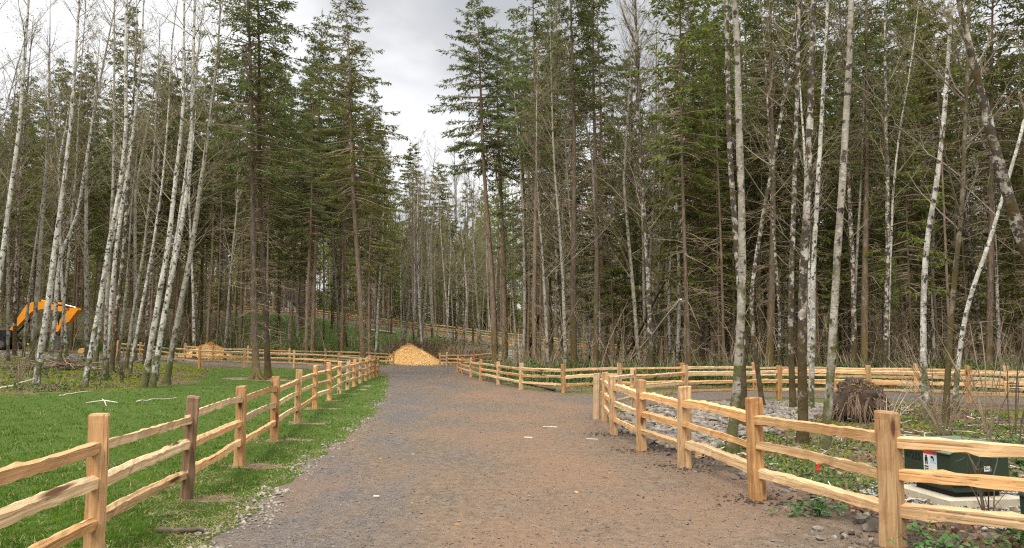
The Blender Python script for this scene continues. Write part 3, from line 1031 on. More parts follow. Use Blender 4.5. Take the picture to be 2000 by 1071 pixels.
alder('smoothest pale alder of the three at the lawn, leaning toward the twin firs', [(325, 751), (340, 665), (357, 580), (374, 495), (397, 330), (413, 220), (427, 100), (432, 0)], 15, bark='alder_grey', blen=0.22)
alder('slim mossy-footed grey alder between the pale clump and twin firs', [(452, 678), (447, 600), (440, 500), (432, 400), (423, 290), (420, 200)], 10, bark='alder_grey')
alder('pale thin alder just behind the cross fence by the twin firs', [(584, 690), (580, 600), (574, 500), (569, 400), (566, 300)], 9, bark='alder_grey')
alder('leaning grey alder pole among the firs left of the tall spire fir', [(664, 690), (659, 600), (651, 500), (645, 400), (640, 300)], 7, bark='alder_grey')
alder('bare pale alder leaning behind the chip pile peak', [(788, 672), (797, 615), (805, 500), (812, 420), (822, 340)], 8, bark='alder_grey', total=17, t0=0.25, n1=44)
alder('bare pale alder behind the chip pile, leaning the same way beside a dark trunk', [(822, 678), (829, 600), (838, 500), (846, 420), (852, 350)], 7, bark='alder_grey', total=16, t0=0.25, n1=44)
alder('tiny pale alder twin nearest the end post of the far fence', [(876, 683), (872, 600), (866, 520), (860, 430)], 5, bark='alder_white', total=14)
alder('pale alder with a twisted upper stem behind the far end of the road', [(905, 682), (912, 590), (906, 500), (897, 420)], 6, bark='alder_white', total=15)
# --- alders in the woods beyond the road junction
alder('white alder bending away behind the curving far fence', [(1152, 722), (1146, 640), (1138, 570), (1130, 500), (1120, 420), (1114, 300)], 8, bark='alder_white', total=19)
alder('bright white alder stem rising behind the root of the leaning snag', [(1203, 726), (1212, 630), (1216, 560), (1222, 480), (1228, 350)], 8, bark='alder_patchy', total=19)
alder('grey alder with dark lower bark left of the leaning white snag', [(1271, 729), (1277, 640), (1284, 560), (1290, 470), (1290, 330), (1286, 150)], 12, bark='alder_grey', total=20)
alder('spotted white alder straight behind the side road fence corner', [(1322, 736), (1325, 660), (1327, 590), (1325, 500), (1320, 380), (1318, 200)], 10, bark='alder_white', total=20)
alder('slim white alder with a kink right of the spotted one', [(1345, 728), (1338, 640), (1350, 560), (1362, 470), (1368, 330)], 6, bark='alder_patchy', total=17)
# --- the big alders in the island between driveway and side road
alder('thick grey alder nearest the driveway with the lowest foot of its trio', [(1428, 884), (1436, 780), (1445, 696), (1448, 500), (1450, 440), (1443, 300), (1439, 100), (1434, 0)], 21, bark='alder_grey', total=15, n1=20, t0=0.5)
alder('dark-patched alder pressed behind the thick grey one', [(1452, 838), (1449, 640), (1437, 460), (1425, 320), (1418, 0)], 16, bark='alder_patchy', total=16, n1=22, t0=0.5)
alder('crooked white alder curving out from the trio toward the side road', [(1490, 796), (1483, 745), (1475, 690), (1466, 610), (1470, 545), (1482, 480), (1500, 370), (1519, 280), (1537, 150), (1557, 40)], 11, bark='alder_patchy', total=16, n1=30, t0=0.4)
alder('white alder with shaggy brown moss, first of the tight group by the root ball', [(1549, 803), (1545, 700), (1543, 590), (1547, 480), (1554, 280), (1561, 0)], 14, bark='alder_patchy', total=17, n1=24, t0=0.5)
alder('thick black-and-white alder in the middle of the tight group', [(1567, 866), (1569, 800), (1566, 640), (1567, 500), (1575, 470), (1584, 200), (1591, 0)], 22, bark='alder_patchy', total=15, n1=22, t0=0.5)
alder('pale alder rising straight behind the thick black-and-white one', [(1583, 800), (1586, 700), (1587, 540), (1594, 400), (1611, 100), (1616, 0)], 13, bark='alder_white', total=17, n1=26, t0=0.45)
alder('smooth grey alder leaning gently in front of the root ball', [(1612, 880), (1616, 800), (1625, 690), (1631, 560), (1635, 480), (1645, 350), (1656, 150), (1661, 0)], 19, bark='alder_grey', total=15, n1=18, t0=0.55)
alder('alder with red-brown moss standing behind the side road fences', [(1728, 762), (1730, 650), (1733, 500), (1732, 370), (1729, 250), (1726, 0)], 14, bark='alder_patchy', total=19, n1=30, t0=0.4, Y=30)
alder('slim pale alder stem leaning from the red-brown mossy trunk', [(1733, 745), (1737, 560), (1743, 390), (1754, 270), (1769, 190), (1790, 40)], 7, bark='alder_white', total=18, Y=31)
alder('grey alder with a gentle S bend behind the transformer box', [(1812, 822), (1804, 745), (1801, 690), (1805, 560), (1806, 480), (1827, 370), (1843, 230), (1855, 60)], 15, bark='alder_white', total=15, n1=22, t0=0.5)
alder('dark moss-covered young alder beside the S-bend alder', [(1846, 832), (1848, 770), (1851, 715), (1860, 610), (1867, 500), (1878, 440), (1888, 200), (1892, 60)], 13, bark='alder_mossy', total=14, n1=40, t0=0.2, twig='alder_twig_brown')
alder('pale alder leaning hard to the edge past the dark mossy one', [(1864, 800), (1868, 730), (1882, 620), (1906, 540), (1929, 480), (1967, 350), (1996, 250)], 11, bark='alder_white', total=14, Y=19)
alder('huge leaning mossy alder trunk entering from the upper edge over the transformer', [(2130, 880), (2085, 700), (2040, 570), (2000, 500), (1963, 372), (1940, 290), (1920, 210), (1894, 110), (1868, 0)], 40, bark='alder_patchy', Y=12.5, total=9.5, n1=12, t0=0.62, buds=40)
alder('grey alder far behind the tight group, half hidden by it', [(1660, 745), (1668, 600), (1676, 450), (1684, 300), (1690, 100)], 8, bark='alder_grey', Y=33)
alder('thin pale alder between the trio and the tight group', [(1518, 745), (1524, 640), (1516, 520), (1506, 400), (1500, 250)], 8, bark='alder_patchy', Y=32, n1=40)
alder('bare branching alder whose twigs fill the sky beside the pointed firs', [(1262, 722), (1258, 600), (1256, 450), (1252, 300), (1246, 150), (1240, 40)], 8, bark='alder_grey', Y=40, total=22, n1=54, t0=0.35, blen=0.2)
alder('second bare branching alder against the sky, nearer the thick grey trunk', [(1310, 724), (1306, 600), (1310, 450), (1316, 300), (1322, 150), (1320, 60)], 8, bark='alder_white', Y=43, total=22, n1=54, t0=0.35, blen=0.2)
alder('bare pale alder rising out of the far fence bend beside the broad fir', [(1012, 700), (1003, 600), (992, 480), (975, 380), (960, 280)], 6, bark='alder_grey', Y=50, total=18, n1=50, t0=0.3)

# --- firs one can tell apart
def hero_fir(label, px, py, Y, top, zc_py, Rpx, wpx, seed, lean_px=0, **kw):
    b = P(px, py, Y); gz = Z1(b[0], Y)
    tp = P(px, top, Y)
    Hh = tp[2] - gz
    zc = P(px, zc_py, Y)[2] - gz
    # the upward-tilted camera makes verticals converge: lean_px is the true drift of the top
    lean = (P(px + lean_px, top, Y)[0] - b[0]) / Hh
    pr = fir_parts(seed, Hh, zc, Rpx * Y / F, wpx * Y / F / 2, lean=(lean, 0), **kw)
    return place_fir(pr, b[0], Y, label)


hero_fir('front one of the twin firs on the lawn, with flaring roots', 501, 735, 33.5, -260, 330, 140, 13.5, 1, -22, bark='fir_bark_dark', flare=1.5, tw=9, k=4, dead=80, leaf='fir_dark', leaf_w=0.05)
def surface_roots(tree, n, r, seed):
    g = np.random.default_rng(seed)
    for k in range(n):
        a = 2 * math.pi * (k + g.uniform(-.25, .25)) / n
        s_ = np.linspace(0, 1, 6)
        L = r * g.uniform(2.6, 4.2)
        pt = np.stack([np.cos(a + 0.3 * s_) * L * s_, np.sin(a + 0.3 * s_) * L * s_, 0.48 * (1 - s_) ** 2.2 + 0.03 - 0.06 * s_], -1)
        MB().tubes(pt, r * np.linspace(0.55, 0.12, 6), 7).build('root', M['fir_bark_mossy'], tree, smooth=True)


surface_roots([o for o in COL.objects if o.get('label', '').startswith('front one of the twin')][0], 7, 0.2, 3)
hero_fir('rear one of the twin firs on the lawn, slightly slimmer', 524, 730, 34.9, -230, 370, 140, 12, 2, -26, bark='fir_bark_dark', tw=9, k=4, dead=60, leaf='fir_dark', leaf_w=0.05)
hero_fir('tall lacy spire fir beside the sky gap, behind the lawn fence end', 711, 702, 47, -55, 395, 118, 11.5, 3, -38, tw=11, k=4, dead=60, leaf='fir_olive', leaf_w=0.05)
hero_fir('broad dark fir at the bend of the far fence, tallest beside the sky gap', 968, 702, 49, -12, 330, 118, 13, 4, -40, tw=14, k=4, dead=60, leaf='fir_dark', leaf_w=0.055)
hero_fir('dark fir trunk pressed close behind the broad one at the fence bend', 987, 704, 51, 50, 330, 80, 12, 5, -20, tw=12, k=4, dead=50, leaf='fir_dark')
hero_fir('pointed narrow fir next beyond the broad fir pair', 1032, 700, 54, 45, 330, 75, 11, 6, -22, tw=12, k=4, dead=60, leaf='fir_dark')
hero_fir('tall pointed fir in the middle of the group against the sky', 1101, 708, 53, -5, 340, 92, 12, 7, -16, tw=12, k=4, dead=60, leaf='fir_dark')
hero_fir('tallest pointed fir with open lacy top in the group against the sky', 1182, 712, 47, -50, 360, 92, 12, 8, -14, tw=11, k=4, dead=70, leaf='fir_dark')
hero_fir('olive fir with brownish crown behind the leaning white snag', 1240, 710, 52, 90, 400, 90, 12, 9, -8, tw=15, k=4, dead=70, leaf='fir_olive')
hero_fir('young green fir low in the sky gap beyond the chip pile', 806, 640, 108, 280, 470, 46, 6, 10, 0, tw=10, k=4, dead=20, leaf='fir_olive', leaf_w=0.09)
hero_fir('low rounded fir beside the young one in the sky gap', 858, 640, 112, 318, 480, 48, 6, 12, 0, tw=10, k=4, dead=20, leaf='fir_olive', leaf_w=0.09)
hero_fir('dense fir filling the corner above the side road fence', 1930, 742, 34, -160, 330, 140, 14, 13, 10, tw=9, k=4, dead=90, leaf='fir_dark')
hero_fir('big mossy fir trunk left of the tight alder group', 1502, 742, 34, -180, 250, 105, 17, 14, 4, tw=8, k=4, dead=110, leaf='fir_dark', bark='fir_bark_mossy')
hero_fir('thick brown fir trunk standing right behind the root ball', 1688, 748, 33, -200, 330, 110, 15, 15, 4, tw=8, k=4, dead=110, leaf='fir_dark', bark='fir_bark_mossy')
hero_fir('mossy orange-brown fir stem beyond the near end of the curving fence', 1122, 722, 36, -160, 200, 60, 14, 16, -8, tw=10, k=4, dead=110, leaf='fir_dark', bark='fir_bark_mossy')
hero_fir('dark fir stem with mossy foot between two white alders', 1163, 718, 37, -120, 210, 60, 12, 17, -6, tw=10, k=4, dead=110, leaf='fir_dark', bark='fir_bark_mossy')

# --- the fir stand, tree by tree
GEN = []
specs = [(25, 9.5, 2.9, 0.17), (27, 12.5, 2.6, 0.19), (23, 8.0, 2.7, 0.15), (26, 12.5, 2.3, 0.15), (22, 9.0, 2.2, 0.12), (28, 11.0, 3.2, 0.21), (24, 10.5, 2.5, 0.14), (25, 7.5, 2.6, 0.15)]
for i, (h_, zc_, r_, w_) in enumerate(specs):
    for leaf in (('fir_dark',) if i % 2 else ('fir_olive',)):
        GEN.append(fir_parts(40 + i, h_, zc_, r_, w_ * 0.82, tw=11, k=3, leaf=leaf, bark='fir_bark' if i % 3 else 'fir_bark_mossy', dead=62, deadlen=1.7, leaf_w=0.066, sides=7))
POLES = [fir_parts(60 + i, 17 + 2 * i, 12 + 1.5 * i, 1.3, 0.075, tw=9, k=3, leaf='fir_olive', dead=70, deadlen=1.2, leaf_w=0.07, sides=6) for i in range(2)] + [fir_parts(66 + i, 11 + 2.5 * i, 3.0 + i, 1.5, 0.06, tw=10, k=3, leaf='fir_olive', dead=30, deadlen=1.2, leaf_w=0.07, sides=6) for i in range(2)]
rng = random.Random(21)
taken = []
for o in COL.objects:
    if o.parent is None and o.get('category') in ('alder', 'conifer'):
        taken.append((o.location.x, o.location.y, 1.5 if o.get('category') == 'alder' else 1.9))
FENCES_PTS = [(q[0], q[1]) for q in offset(ROAD_HILL, 2.8, 1.5) + offset(ROAD_HILL, -2.8, 1.5)]


def blocked(x, y, gap, road=1.2):
    if float(road_sdf(np.float64(x), np.float64(y))) < road:
        return True
    for fx, fy in FENCES_PTS:
        if abs(fx - x) < 0.7 and abs(fy - y) < 0.7:
            return True
    for tx, ty, tr in taken:
        if (tx - x) ** 2 + (ty - y) ** 2 < max(gap, 0) ** 2 * (1 if tr > 1.6 else 0.55):
            return True
    return False


def pix_x(x, y):
    return 1000 + F * x / y


def scatter_firs(n, xr, yr, gap, label, group, ok, poles=0.25, slim=1.0):
    made = 0; tries = 0
    while made < n and tries < n * 60:
        tries += 1
        y = rng.uniform(*yr); x = rng.uniform(*xr)
        px = pix_x(x, y)
        if px < -130 or px > 2120 or not ok(x, y, px) or blocked(x, y, gap):
            continue
        if rng.random() < poles:
            pr = rng.choice(POLES); s = rng.uniform(0.85, 1.15)
        else:
            pr = rng.choice(GEN); s = rng.uniform(0.88, 1.08) * slim
        taken.append((x, y, 1.7)); made += 1
        place_fir(pr, x, y, label, group, rng.uniform(0, 6.28), s)
    return made


def gap_ok(x, y, px):
    return not (735 < px < 905) or y > 96


n1 = scatter_firs(112, (-80, -9), (57, 93), 2.5, 'one of the dark firs crowded behind the lawn-side cross fence and digger',
                  'firs crowded behind the lawn-side fences',
                  lambda x, y, px: gap_ok(x, y, px) and y > 57 + max(0, (-x - 24)) * 0.25 and not (430 < px < 640 and y > 66 and rng.random() < 0.35) and not (px > 640 and rng.random() < .2))
n2 = scatter_firs(104, (0, 50), (32, 56), 1.7, 'one of the dark firs crowded behind the curving far fence',
                  'firs crowded behind the curving far fence',
                  lambda x, y, px: px > 1015 and (px > 1320 or y > 37 + rng.random() * 12) and y > 31 + max(0, 10 - x) * 0.1, poles=0.62)
n3 = scatter_firs(54, (2, 66), (66, 97), 2.6, 'one of the distant firs past the far low fence, right of the sky gap',
                  'distant firs past the far low fence', lambda x, y, px: px > 985)
# young alders mixed into the stand
ALDG = [alder_parts(300 + i, [(0, 0, 0), (0.3 * (-1) ** i, 0.1, 5), (0.5 * (-1) ** i, 0.4, 11), (0.6, 0.2, 18 + i)], 0.085 + 0.012 * i, ('alder_grey', 'alder_white', 'alder_patchy', 'alder_grey')[i], 46, 0.25, 'alder_twig', 300, 0.16, sides=6) for i in range(4)]


def scatter_alders(n, xr, yr, label, group, ok, gap=1.3):
    made = 0; tries = 0
    while made < n and tries < n * 60:
        tries += 1
        y = rng.uniform(*yr); x = rng.uniform(*xr); px = pix_x(x, y)
        if px < -100 or px > 2100 or not ok(x, y, px) or blocked(x, y, gap):
            continue
        taken.append((x, y, 1.2)); made += 1
        t = empty('alder_tree', (x, y, Z1(x, y)), rng.uniform(0, 6.28), label, 'alder', group)
        t.rotation_euler = (rng.gauss(0, 0.035), rng.gauss(0, 0.035), rng.uniform(0, 6.28))
        s = rng.uniform(0.8, 1.15); t.scale = (s, s, s)
        pr = rng.choice(ALDG)
        link('trunk', pr[0], t); link('crown', pr[1], t)
    return made


scatter_alders(56, (0, 44), (31, 64), 'one of the slim pale alders mixed among the firs behind the curving far fence', 'slim alders among the firs behind the curving fence', lambda x, y, px: px > 1010)
scatter_alders(14, (-50, -14), (33, 60), 'one of the slim bare alders behind the pale clump and cross fence', 'slim alders behind the pale clump', lambda x, y, px: px < 480 and (y > 47 or x < -20) and float(lawn_sdf(np.float64(x), np.float64(y))) > 1)
scatter_alders(20, (-24, 4), (62, 88), 'one of the thin bare alders on the slope below the hillside road', 'thin alders on the slope below the hillside road', lambda x, y, px: 560 < px < 960)
scatter_alders(12, (-16, 0), (94, 108), 'one of the bare saplings above the hillside road under the sky gap', 'bare saplings under the sky gap', lambda x, y, px: 740 < px < 960)


# --- the far wood, which reads as one mass
def far_forest():
    mb = MB(); g = np.random.default_rng(77)
    n = 0; T = []; Tr = []
    pts = []
    tries = 0
    while n < 1300 and tries < 40000:
        tries += 1
        y = g.uniform(100, 190); x = g.uniform(-0.78 * y, 0.78 * y)
        flank = n >= 900            # the stand goes on to both sides, outside the view
        if flank:
            y = g.uniform(12, 150); x = g.choice([-1, 1]) * g.uniform(0.70 * y + 6, 0.70 * y + 60)
            if float(road_sdf(np.float64(x), np.float64(y))) < 2 or x < 0 and y < 26 + 0.1 * abs(x):
                continue
        if not flank and y < 106 + max(0, -x) * 0.06 and x < 20 or (abs(px_ := 1000 + F * x / y) and 560 < px_ < 640 and y < 132):
            continue
        if any((x - a) ** 2 + (y - b) ** 2 < 6 for a, b in pts):
            continue
        px = pix_x(x, y)
        H = g.uniform(21, 29)
        if x > 12 and not flank:
            H = g.uniform(15, 23)
        young = 600 <= n < 900
        if young:
            H = g.uniform(4, 10)
        if 690 < px < 930 and not young:
            H = g.uniform(15, 23)
        pts.append((x, y)); n += 1
        gz = H1(x, y)
        base = np.array([x, y, gz])
        zz = np.array([-.3, H * 0.5, H])
        mb.tubes(base + np.stack([0 * zz, 0 * zz, zz], -1), np.array([0.20, 0.12, 0.02]) * (0.4 if young else 1), 5, 1)
        zc = H * g.uniform(0.16, 0.42); R = g.uniform(2.2, 3.2)
        if young:
            zc = 0.3; R = 2.0
        nb = 130
        t = g.random(nb) ** 0.75
        z = H - t * (H - zc)
        az = g.uniform(0, 6.28, nb)
        L = R * t ** 0.7 * g.uniform(0.5, 1.15, nb) + 0.3
        hd = np.stack([np.cos(az), np.sin(az), 0 * az], -1)
        m = 10
        i = np.repeat(np.arange(nb), m); s = g.uniform(0.15, 1, len(i))
        p = base + hd[i] * (L[i] * s)[:, None]
        p[:, 2] += (z[i] - 0 * gz) + L[i] * (0.35 - 0.6 * t[i]) * s - 0.25 * t[i] * L[i] * s * s
        d = unit(hd[i] + g.normal(0, 0.6, p.shape) + np.array([0, 0, -0.3]))
        kites(mb, p, d, g.uniform(0.35, 0.75, len(i)), g.uniform(0.05, 0.11, len(i)), g, 0)
        # bare lower branches
        nd = 50
        zd = g.uniform(min(1, zc * 0.5), zc, nd); az = g.uniform(0, 6.28, nd); Ld = g.uniform(0.6, 2.2, nd)
        hd = np.stack([np.cos(az), np.sin(az), g.normal(-0.1, 0.25, nd)], -1)
        PT = base + np.stack([0 * zd, 0 * zd, zd], -1)[:, None, :] + hd[:, None, :] * (Ld[:, None] * np.linspace(0, 1, 3))[:, :, None]
        mb.tubes(PT, np.full((nd, 1), 0.02) * np.array([[1, .7, .3]]), 3, 2)
    m = 520
    y = g.uniform(98, 140, m); x = g.uniform(-0.74, 0.74, m) * y
    k = (road_sdf(x, y) > 1.0) & ~((x < -20) & (y < 112)); x, y = x[k], y[k]; m = len(x)
    hh = g.uniform(8, 17, m); ln = g.normal(0, 0.035, (m, 2))
    zz = np.linspace(0, 1, 4)
    PT = np.stack([x[:, None] + ln[:, :1] * hh[:, None] * zz, y[:, None] + ln[:, 1:] * hh[:, None] * zz, hgt(x, y)[:, None] - 0.2 + hh[:, None] * zz], -1)
    mb.tubes(PT, g.uniform(0.05, 0.11, m)[:, None] * np.array([[1, 0.85, 0.6, 0.2]]), 5, 2)
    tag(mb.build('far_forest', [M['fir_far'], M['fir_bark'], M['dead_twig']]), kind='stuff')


far_forest()

# ------------------------------------------------------------------ ground cover
def lay(name, mb, mats, smooth=False):
    return tag(mb.build(name, mats, smooth=smooth), kind='stuff')


def image_even(g, n, ymin, ymax, x0, x1):
    """random ground points, thinning with distance the way the eye samples the ground"""
    y = 1 / g.uniform(1 / ymax, 1 / ymin, n)
    x = x0(y) + (x1(y) - x0(y)) * g.random(n)
    return x, y


LFA = np.array(LF)


def bare_mask(x, y):
    """how bare the soil is on the lawn: round the posts and in a few worn spots"""
    m = np.zeros(len(x))
    for (a, b) in LF:
        m = np.maximum(m, 1.1 * np.exp(-(((x - a - 0.28) / 0.52) ** 2 + ((y - b + 0.02) / 0.30) ** 2)))
    m = np.maximum(m, 0.85 * ss(-0.05, 0.55, wob(x, y, 1.3, 1.0) + 0.25 * wob(x, y, 4.0)) * (x > -3.4 - 0.09 * y) )
    edge = ss(0.45, 0.0, road_sdf(x, y)) * 0.9
    for (cx, cy, r) in ((-2.55, 6.2, 0.5), (-12.5, 30.6, 1.3), (-8.9, 24.5, 0.8), (-6.0, 10.5, 0.5), (-11.4, 33.5, 1.6)):
        m = np.maximum(m, 0.9 * np.exp(-((x - cx) ** 2 + 2.5 * (y - cy) ** 2) / r ** 2))
    return np.maximum(m, edge)


def blades(mb, x, y, z, h, w, lean, g, m=0):
    n = len(x)
    a = g.uniform(0, 6.283, n); b = g.uniform(0, 6.283, n)
    s = np.stack([np.cos(a), np.sin(a), 0 * a], -1) * w[:, None]
    l = np.stack([np.cos(b), np.sin(b), 0 * b], -1) * (h * lean)[:, None]
    p = np.stack([x, y, z - 0.004], -1)
    mid = p + l * 0.3 + np.stack([0 * h, 0 * h, h * 0.6], -1)
    tip = p + l + np.stack([0 * h, 0 * h, h], -1)
    V = np.stack([p - s, p + s, mid + s * 0.7, mid - s * 0.7], 1).reshape(-1, 3)
    mb.add(V, np.arange(n * 4).reshape(-1, 4), m)
    V = np.stack([mid - s * 0.7, mid + s * 0.7, tip], 1).reshape(-1, 3)
    mb.add(V, np.arange(n * 3).reshape(-1, 3), m)


def grass():
    g = np.random.default_rng(5)
    x, y = image_even(g, 265000, 3.0, 46, lambda y: -1.0 * y - 2.5, lambda y: -1.6 - 0.13 * np.clip(y - 6, 0, 60) * 0)
    ls = poly_sdf(x, y, LAWN) + wob(x, y, 0.6, 0.45)
    ok = (ls < 0.1) & (road_sdf(x, y) > 0.02)
    x, y = x[ok], y[ok]
    bm = np.maximum(bare_mask(x, y), ss(0.08, -0.08, bare_sdf(x, y)))
    k = g.random(len(x)) > bm * 0.97
    mb = MB()
    xa, ya = x[k], y[k]
    clump = 0.75 + 0.35 * wob(xa, ya, 2.2) + 0.2 * wob(xa, ya, 0.5)
    h = np.clip(clump, 0.4, 1.4) * g.uniform(0.022, 0.066, len(xa)) * (1 + 0.01 * ya)
    blades(mb, xa, ya, zfine(xa, ya), h, 0.0016 + 0.00042 * ya * g.uniform(0.5, 1.2, len(xa)), g.uniform(0.1, 0.8, len(xa)), g, 0)
    # straw on the bare spots
    xb, yb = x[~k], y[~k]
    blades(mb, xb, yb, zfine(xb, yb) + 0.006, g.uniform(0.006, 0.03, len(xb)), 0.0018 + 0.0003 * yb, g.uniform(2, 5, len(xb)), g, 1)
    j = g.random(len(xa)) < 0.045
    blades(mb, xa[j], ya[j], zfine(xa[j], ya[j]) + 0.01, g.uniform(0.03, 0.06, j.sum()), 0.0014 + 0.0003 * ya[j], g.uniform(0.6, 2.5, j.sum()), g, 1)
    lay('grass', mb, [M['grass_blade'], M['grass_dry']])
    # bright moss and low green on the banks
    mb = MB()
    X = []; Y = []
    for (n, xr, yr) in ((60000, (-30, -12), (20, 42)), (16000, (3.6, 15), (8.5, 19.5)), (8000, (2.3, 22), (24, 34)), (9000, (8, 16), (11.5, 18)), (1800, (2.6, 4.6), (5.6, 9))):
        X.append(g.uniform(*xr, n)); Y.append(g.uniform(*yr, n))
    X = np.concatenate(X); Y = np.concatenate(Y)
    msk = ss(-0.05, 0.45, wob(X, Y, 0.55) + 0.5 * wob(X, Y, 1.7) + np.where(X < -8, 0.42, 0.18))
    ok = (g.random(len(X)) < msk) & (lawn_sdf(X, Y) > 0.1) & (road_sdf(X, Y) > 0.15)
    X, Y = X[ok], Y[ok]
    blades(mb, X, Y, zfine(X, Y), g.uniform(0.02, 0.07, len(X)), 0.003 + 0.0006 * Y, g.uniform(0.2, 1.2, len(X)), g, 0)
    lay('moss_grass', mb, [M['moss_blade']])


grass()

OCT = np.array([(1, 0, 0), (-1, 0, 0), (0, 1, 0), (0, -1, 0), (0, 0, 1), (0, 0, -1)], float)
OCTF = np.array([(0, 2, 4), (2, 1, 4), (1, 3, 4), (3, 0, 4), (2, 0, 5), (1, 2, 5), (3, 1, 5), (0, 3, 5)])
_t = (1 + 5 ** 0.5) / 2
ICO = unit(np.array([(-1, _t, 0), (1, _t, 0), (-1, -_t, 0), (1, -_t, 0), (0, -1, _t), (0, 1, _t), (0, -1, -_t), (0, 1, -_t), (_t, 0, -1), (_t, 0, 1), (-_t, 0, -1), (-_t, 0, 1)]))
ICOF = np.array([(0, 11, 5), (0, 5, 1), (0, 1, 7), (0, 7, 10), (0, 10, 11), (1, 5, 9), (5, 11, 4), (11, 10, 2), (10, 7, 6), (7, 1, 8), (3, 9, 4), (3, 4, 2), (3, 2, 6), (3, 6, 8), (3, 8, 9), (4, 9, 5), (2, 4, 11), (6, 2, 10), (8, 6, 7), (9, 8, 1)])


def stones(mb, x, y, z, r, g, tv=ICO, tf=ICOF, flat=0.6, m=0):
    n = len(x)
    a = g.uniform(0, 6.283, n)
    V = tv[None] * (1 + g.normal(0, 0.22, (n, len(tv), 1)))
    V = V * np.stack([g.uniform(0.7, 1.4, n), g.uniform(0.6, 1.0, n), g.uniform(0.45, 0.9, n) * flat / 0.6], -1)[:, None, :]
    tilt = g.normal(0, 0.3, n)
    V = np.stack([V[..., 0], V[..., 1] * np.cos(tilt)[:, None] - V[..., 2] * np.sin(tilt)[:, None], V[..., 1] * np.sin(tilt)[:, None] + V[..., 2] * np.cos(tilt)[:, None]], -1)
    c, s = np.cos(a)[:, None], np.sin(a)[:, None]
    V = np.stack([V[..., 0] * c - V[..., 1] * s, V[..., 0] * s + V[..., 1] * c, V[..., 2]], -1) * r[:, None, None]
    V += np.stack([x, y, z], -1)[:, None, :]
    Fq = tf[None] + (np.arange(n) * len(tv))[:, None, None]
    mb.add(V.reshape(-1, 3), Fq.reshape(-1, 3), m)


def rubble():
    g = np.random.default_rng(8)
    # loose crushed stone on the road
    x, y = image_even(g, 30000, 3.4, 24, lambda y: -3.6 - 0.06 * y, lambda y: 3.6 + 0 * y)
    ok = road_sdf(x, y) < 0.05
    x, y = x[ok], y[ok]
    mb = MB()
    r = np.clip(g.lognormal(-5.15, 0.40, len(x)), 0.003, 0.018) * (1 + 0.025 * y)
    stones(mb, x, y, zfine(x, y) + r * 0.25, r, g, OCT, OCTF, 0.55)
    lay('gravel', mb, [M['road_stone']])
    # broken rock along the lawn edge of the road
    mb = MB()
    n = 9000
    y = 1 / g.uniform(1 / 40, 1 / 4.2, n)
    xc = np.interp(y, [q[1] for q in ROAD_MAIN], [q[0] - q[2] for q in ROAD_MAIN])
    x = xc + g.normal(-0.02, 0.13, n) * (1 + 0.035 * y)
    k = (np.abs(road_sdf(x, y)) < 0.26) & (g.random(n) < 0.16 + 0.5 * wob(x, y, 0.9))
    x, y = x[k], y[k]
    r = np.clip(g.lognormal(-4.35, 0.45, len(x)), 0.006, 0.038) * (1 + 0.012 * y)
    stones(mb, x, y, zfine(x, y) + r * 0.2, r, g)
    lay('edge_rubble', mb, [M['edge_stone']])
    mb = MB()
    # rip-rap in the island by the side road
    RR = [(2.35, 17.0), (3.3, 18.8), (4.8, 20.8), (7.6, 21.7), (8.2, 19.5), (6.6, 16.5), (4.6, 13.6), (3.3, 12.2), (2.55, 11.6), (2.35, 13.5), (2.2, 15.3)]
    x = g.uniform(2, 8.5, 9000); y = g.uniform(11, 22, 9000)
    k = poly_sdf(x, y, RR) + wob(x, y, 1.3, 0.5) < 0
    x, y = x[k], y[k]
    r = np.clip(g.lognormal(-2.75, 0.38, len(x)), 0.02, 0.16)
    stones(mb, x, y, zfine(x, y) + r * 0.3, r, g)
    # a few rocks scattered through the verge
    x = g.uniform(2.2, 6.5, 700); y = g.uniform(5, 16, 700); k = (road_sdf(x, y) > -0.5)
    x, y = x[k], y[k]
    r = np.clip(g.lognormal(-3.6, 0.5, len(x)), 0.01, 0.09)
    stones(mb, x, y, zfine(x, y) + r * 0.2, r, g)
    # bank of grey rock below the hillside road and the stony bank by the digger
    x = g.uniform(-7, 2, 2600); y = g.uniform(66, 78, 2600); k = (road_sdf(x, y) > 0.3) & (poly_sdf(x, y, [(-5.5, 66), (0, 66), (1.5, 69), (-2, 76), (-5, 77)]) < 0)
    x, y = x[k], y[k]
    r = g.uniform(0.08, 0.26, len(x)); stones(mb, x, y, zfine(x, y) + r * .2, r, g)
    x = g.uniform(-40, -22, 1500); y = g.uniform(42, 50, 1500)
    r = g.uniform(0.03, 0.16, len(x)); stones(mb, x, y, zfine(x, y) + r * .2, r, g)
    lay('rubble', mb, [M['grey_rock']])
    # turned dark soil round the posts on the verge
    mb = MB()
    for (a, b) in [(3.2, 6.4), (2.69, 8.32), (2.38, 10.42), (2.08, 12.1), (1.93, 14.2)]:
        n = 220
        x = a + g.normal(0.05, 0.26, n); y = b + g.normal(-0.02, 0.22, n)
        k = np.hypot(x - a, y - b) > 0.07; x, y = x[k], y[k]
        r = np.clip(g.lognormal(-4.5, 0.5, len(x)), 0.005, 0.035)
        stones(mb, x, y, zfine(x, y) + r * 0.2, r, g)
    lay('soil_rubble', mb, [M['dark_clod']])
    # fine grey gravel under the transformer pad
    mb = MB()
    x = g.uniform(3.5, 6.6, 9000); y = g.uniform(6.3, 9.6, 9000)
    k = poly_sdf(x, y, [(3.75, 7.3), (4.5, 6.75), (5.7, 6.6), (6.4, 7.4), (6.0, 9.0), (4.6, 9.3), (3.9, 8.7)]) + wob(x, y, 1.5, 0.2) < 0
    x, y = x[k], y[k]
    r = g.uniform(0.008, 0.026, len(x))
    stones(mb, x, y, zfine(x, y) + r * 0.4, r, g, OCT, OCTF)
    lay('pad_gravel', mb, [M['pad_gravel']])


rubble()


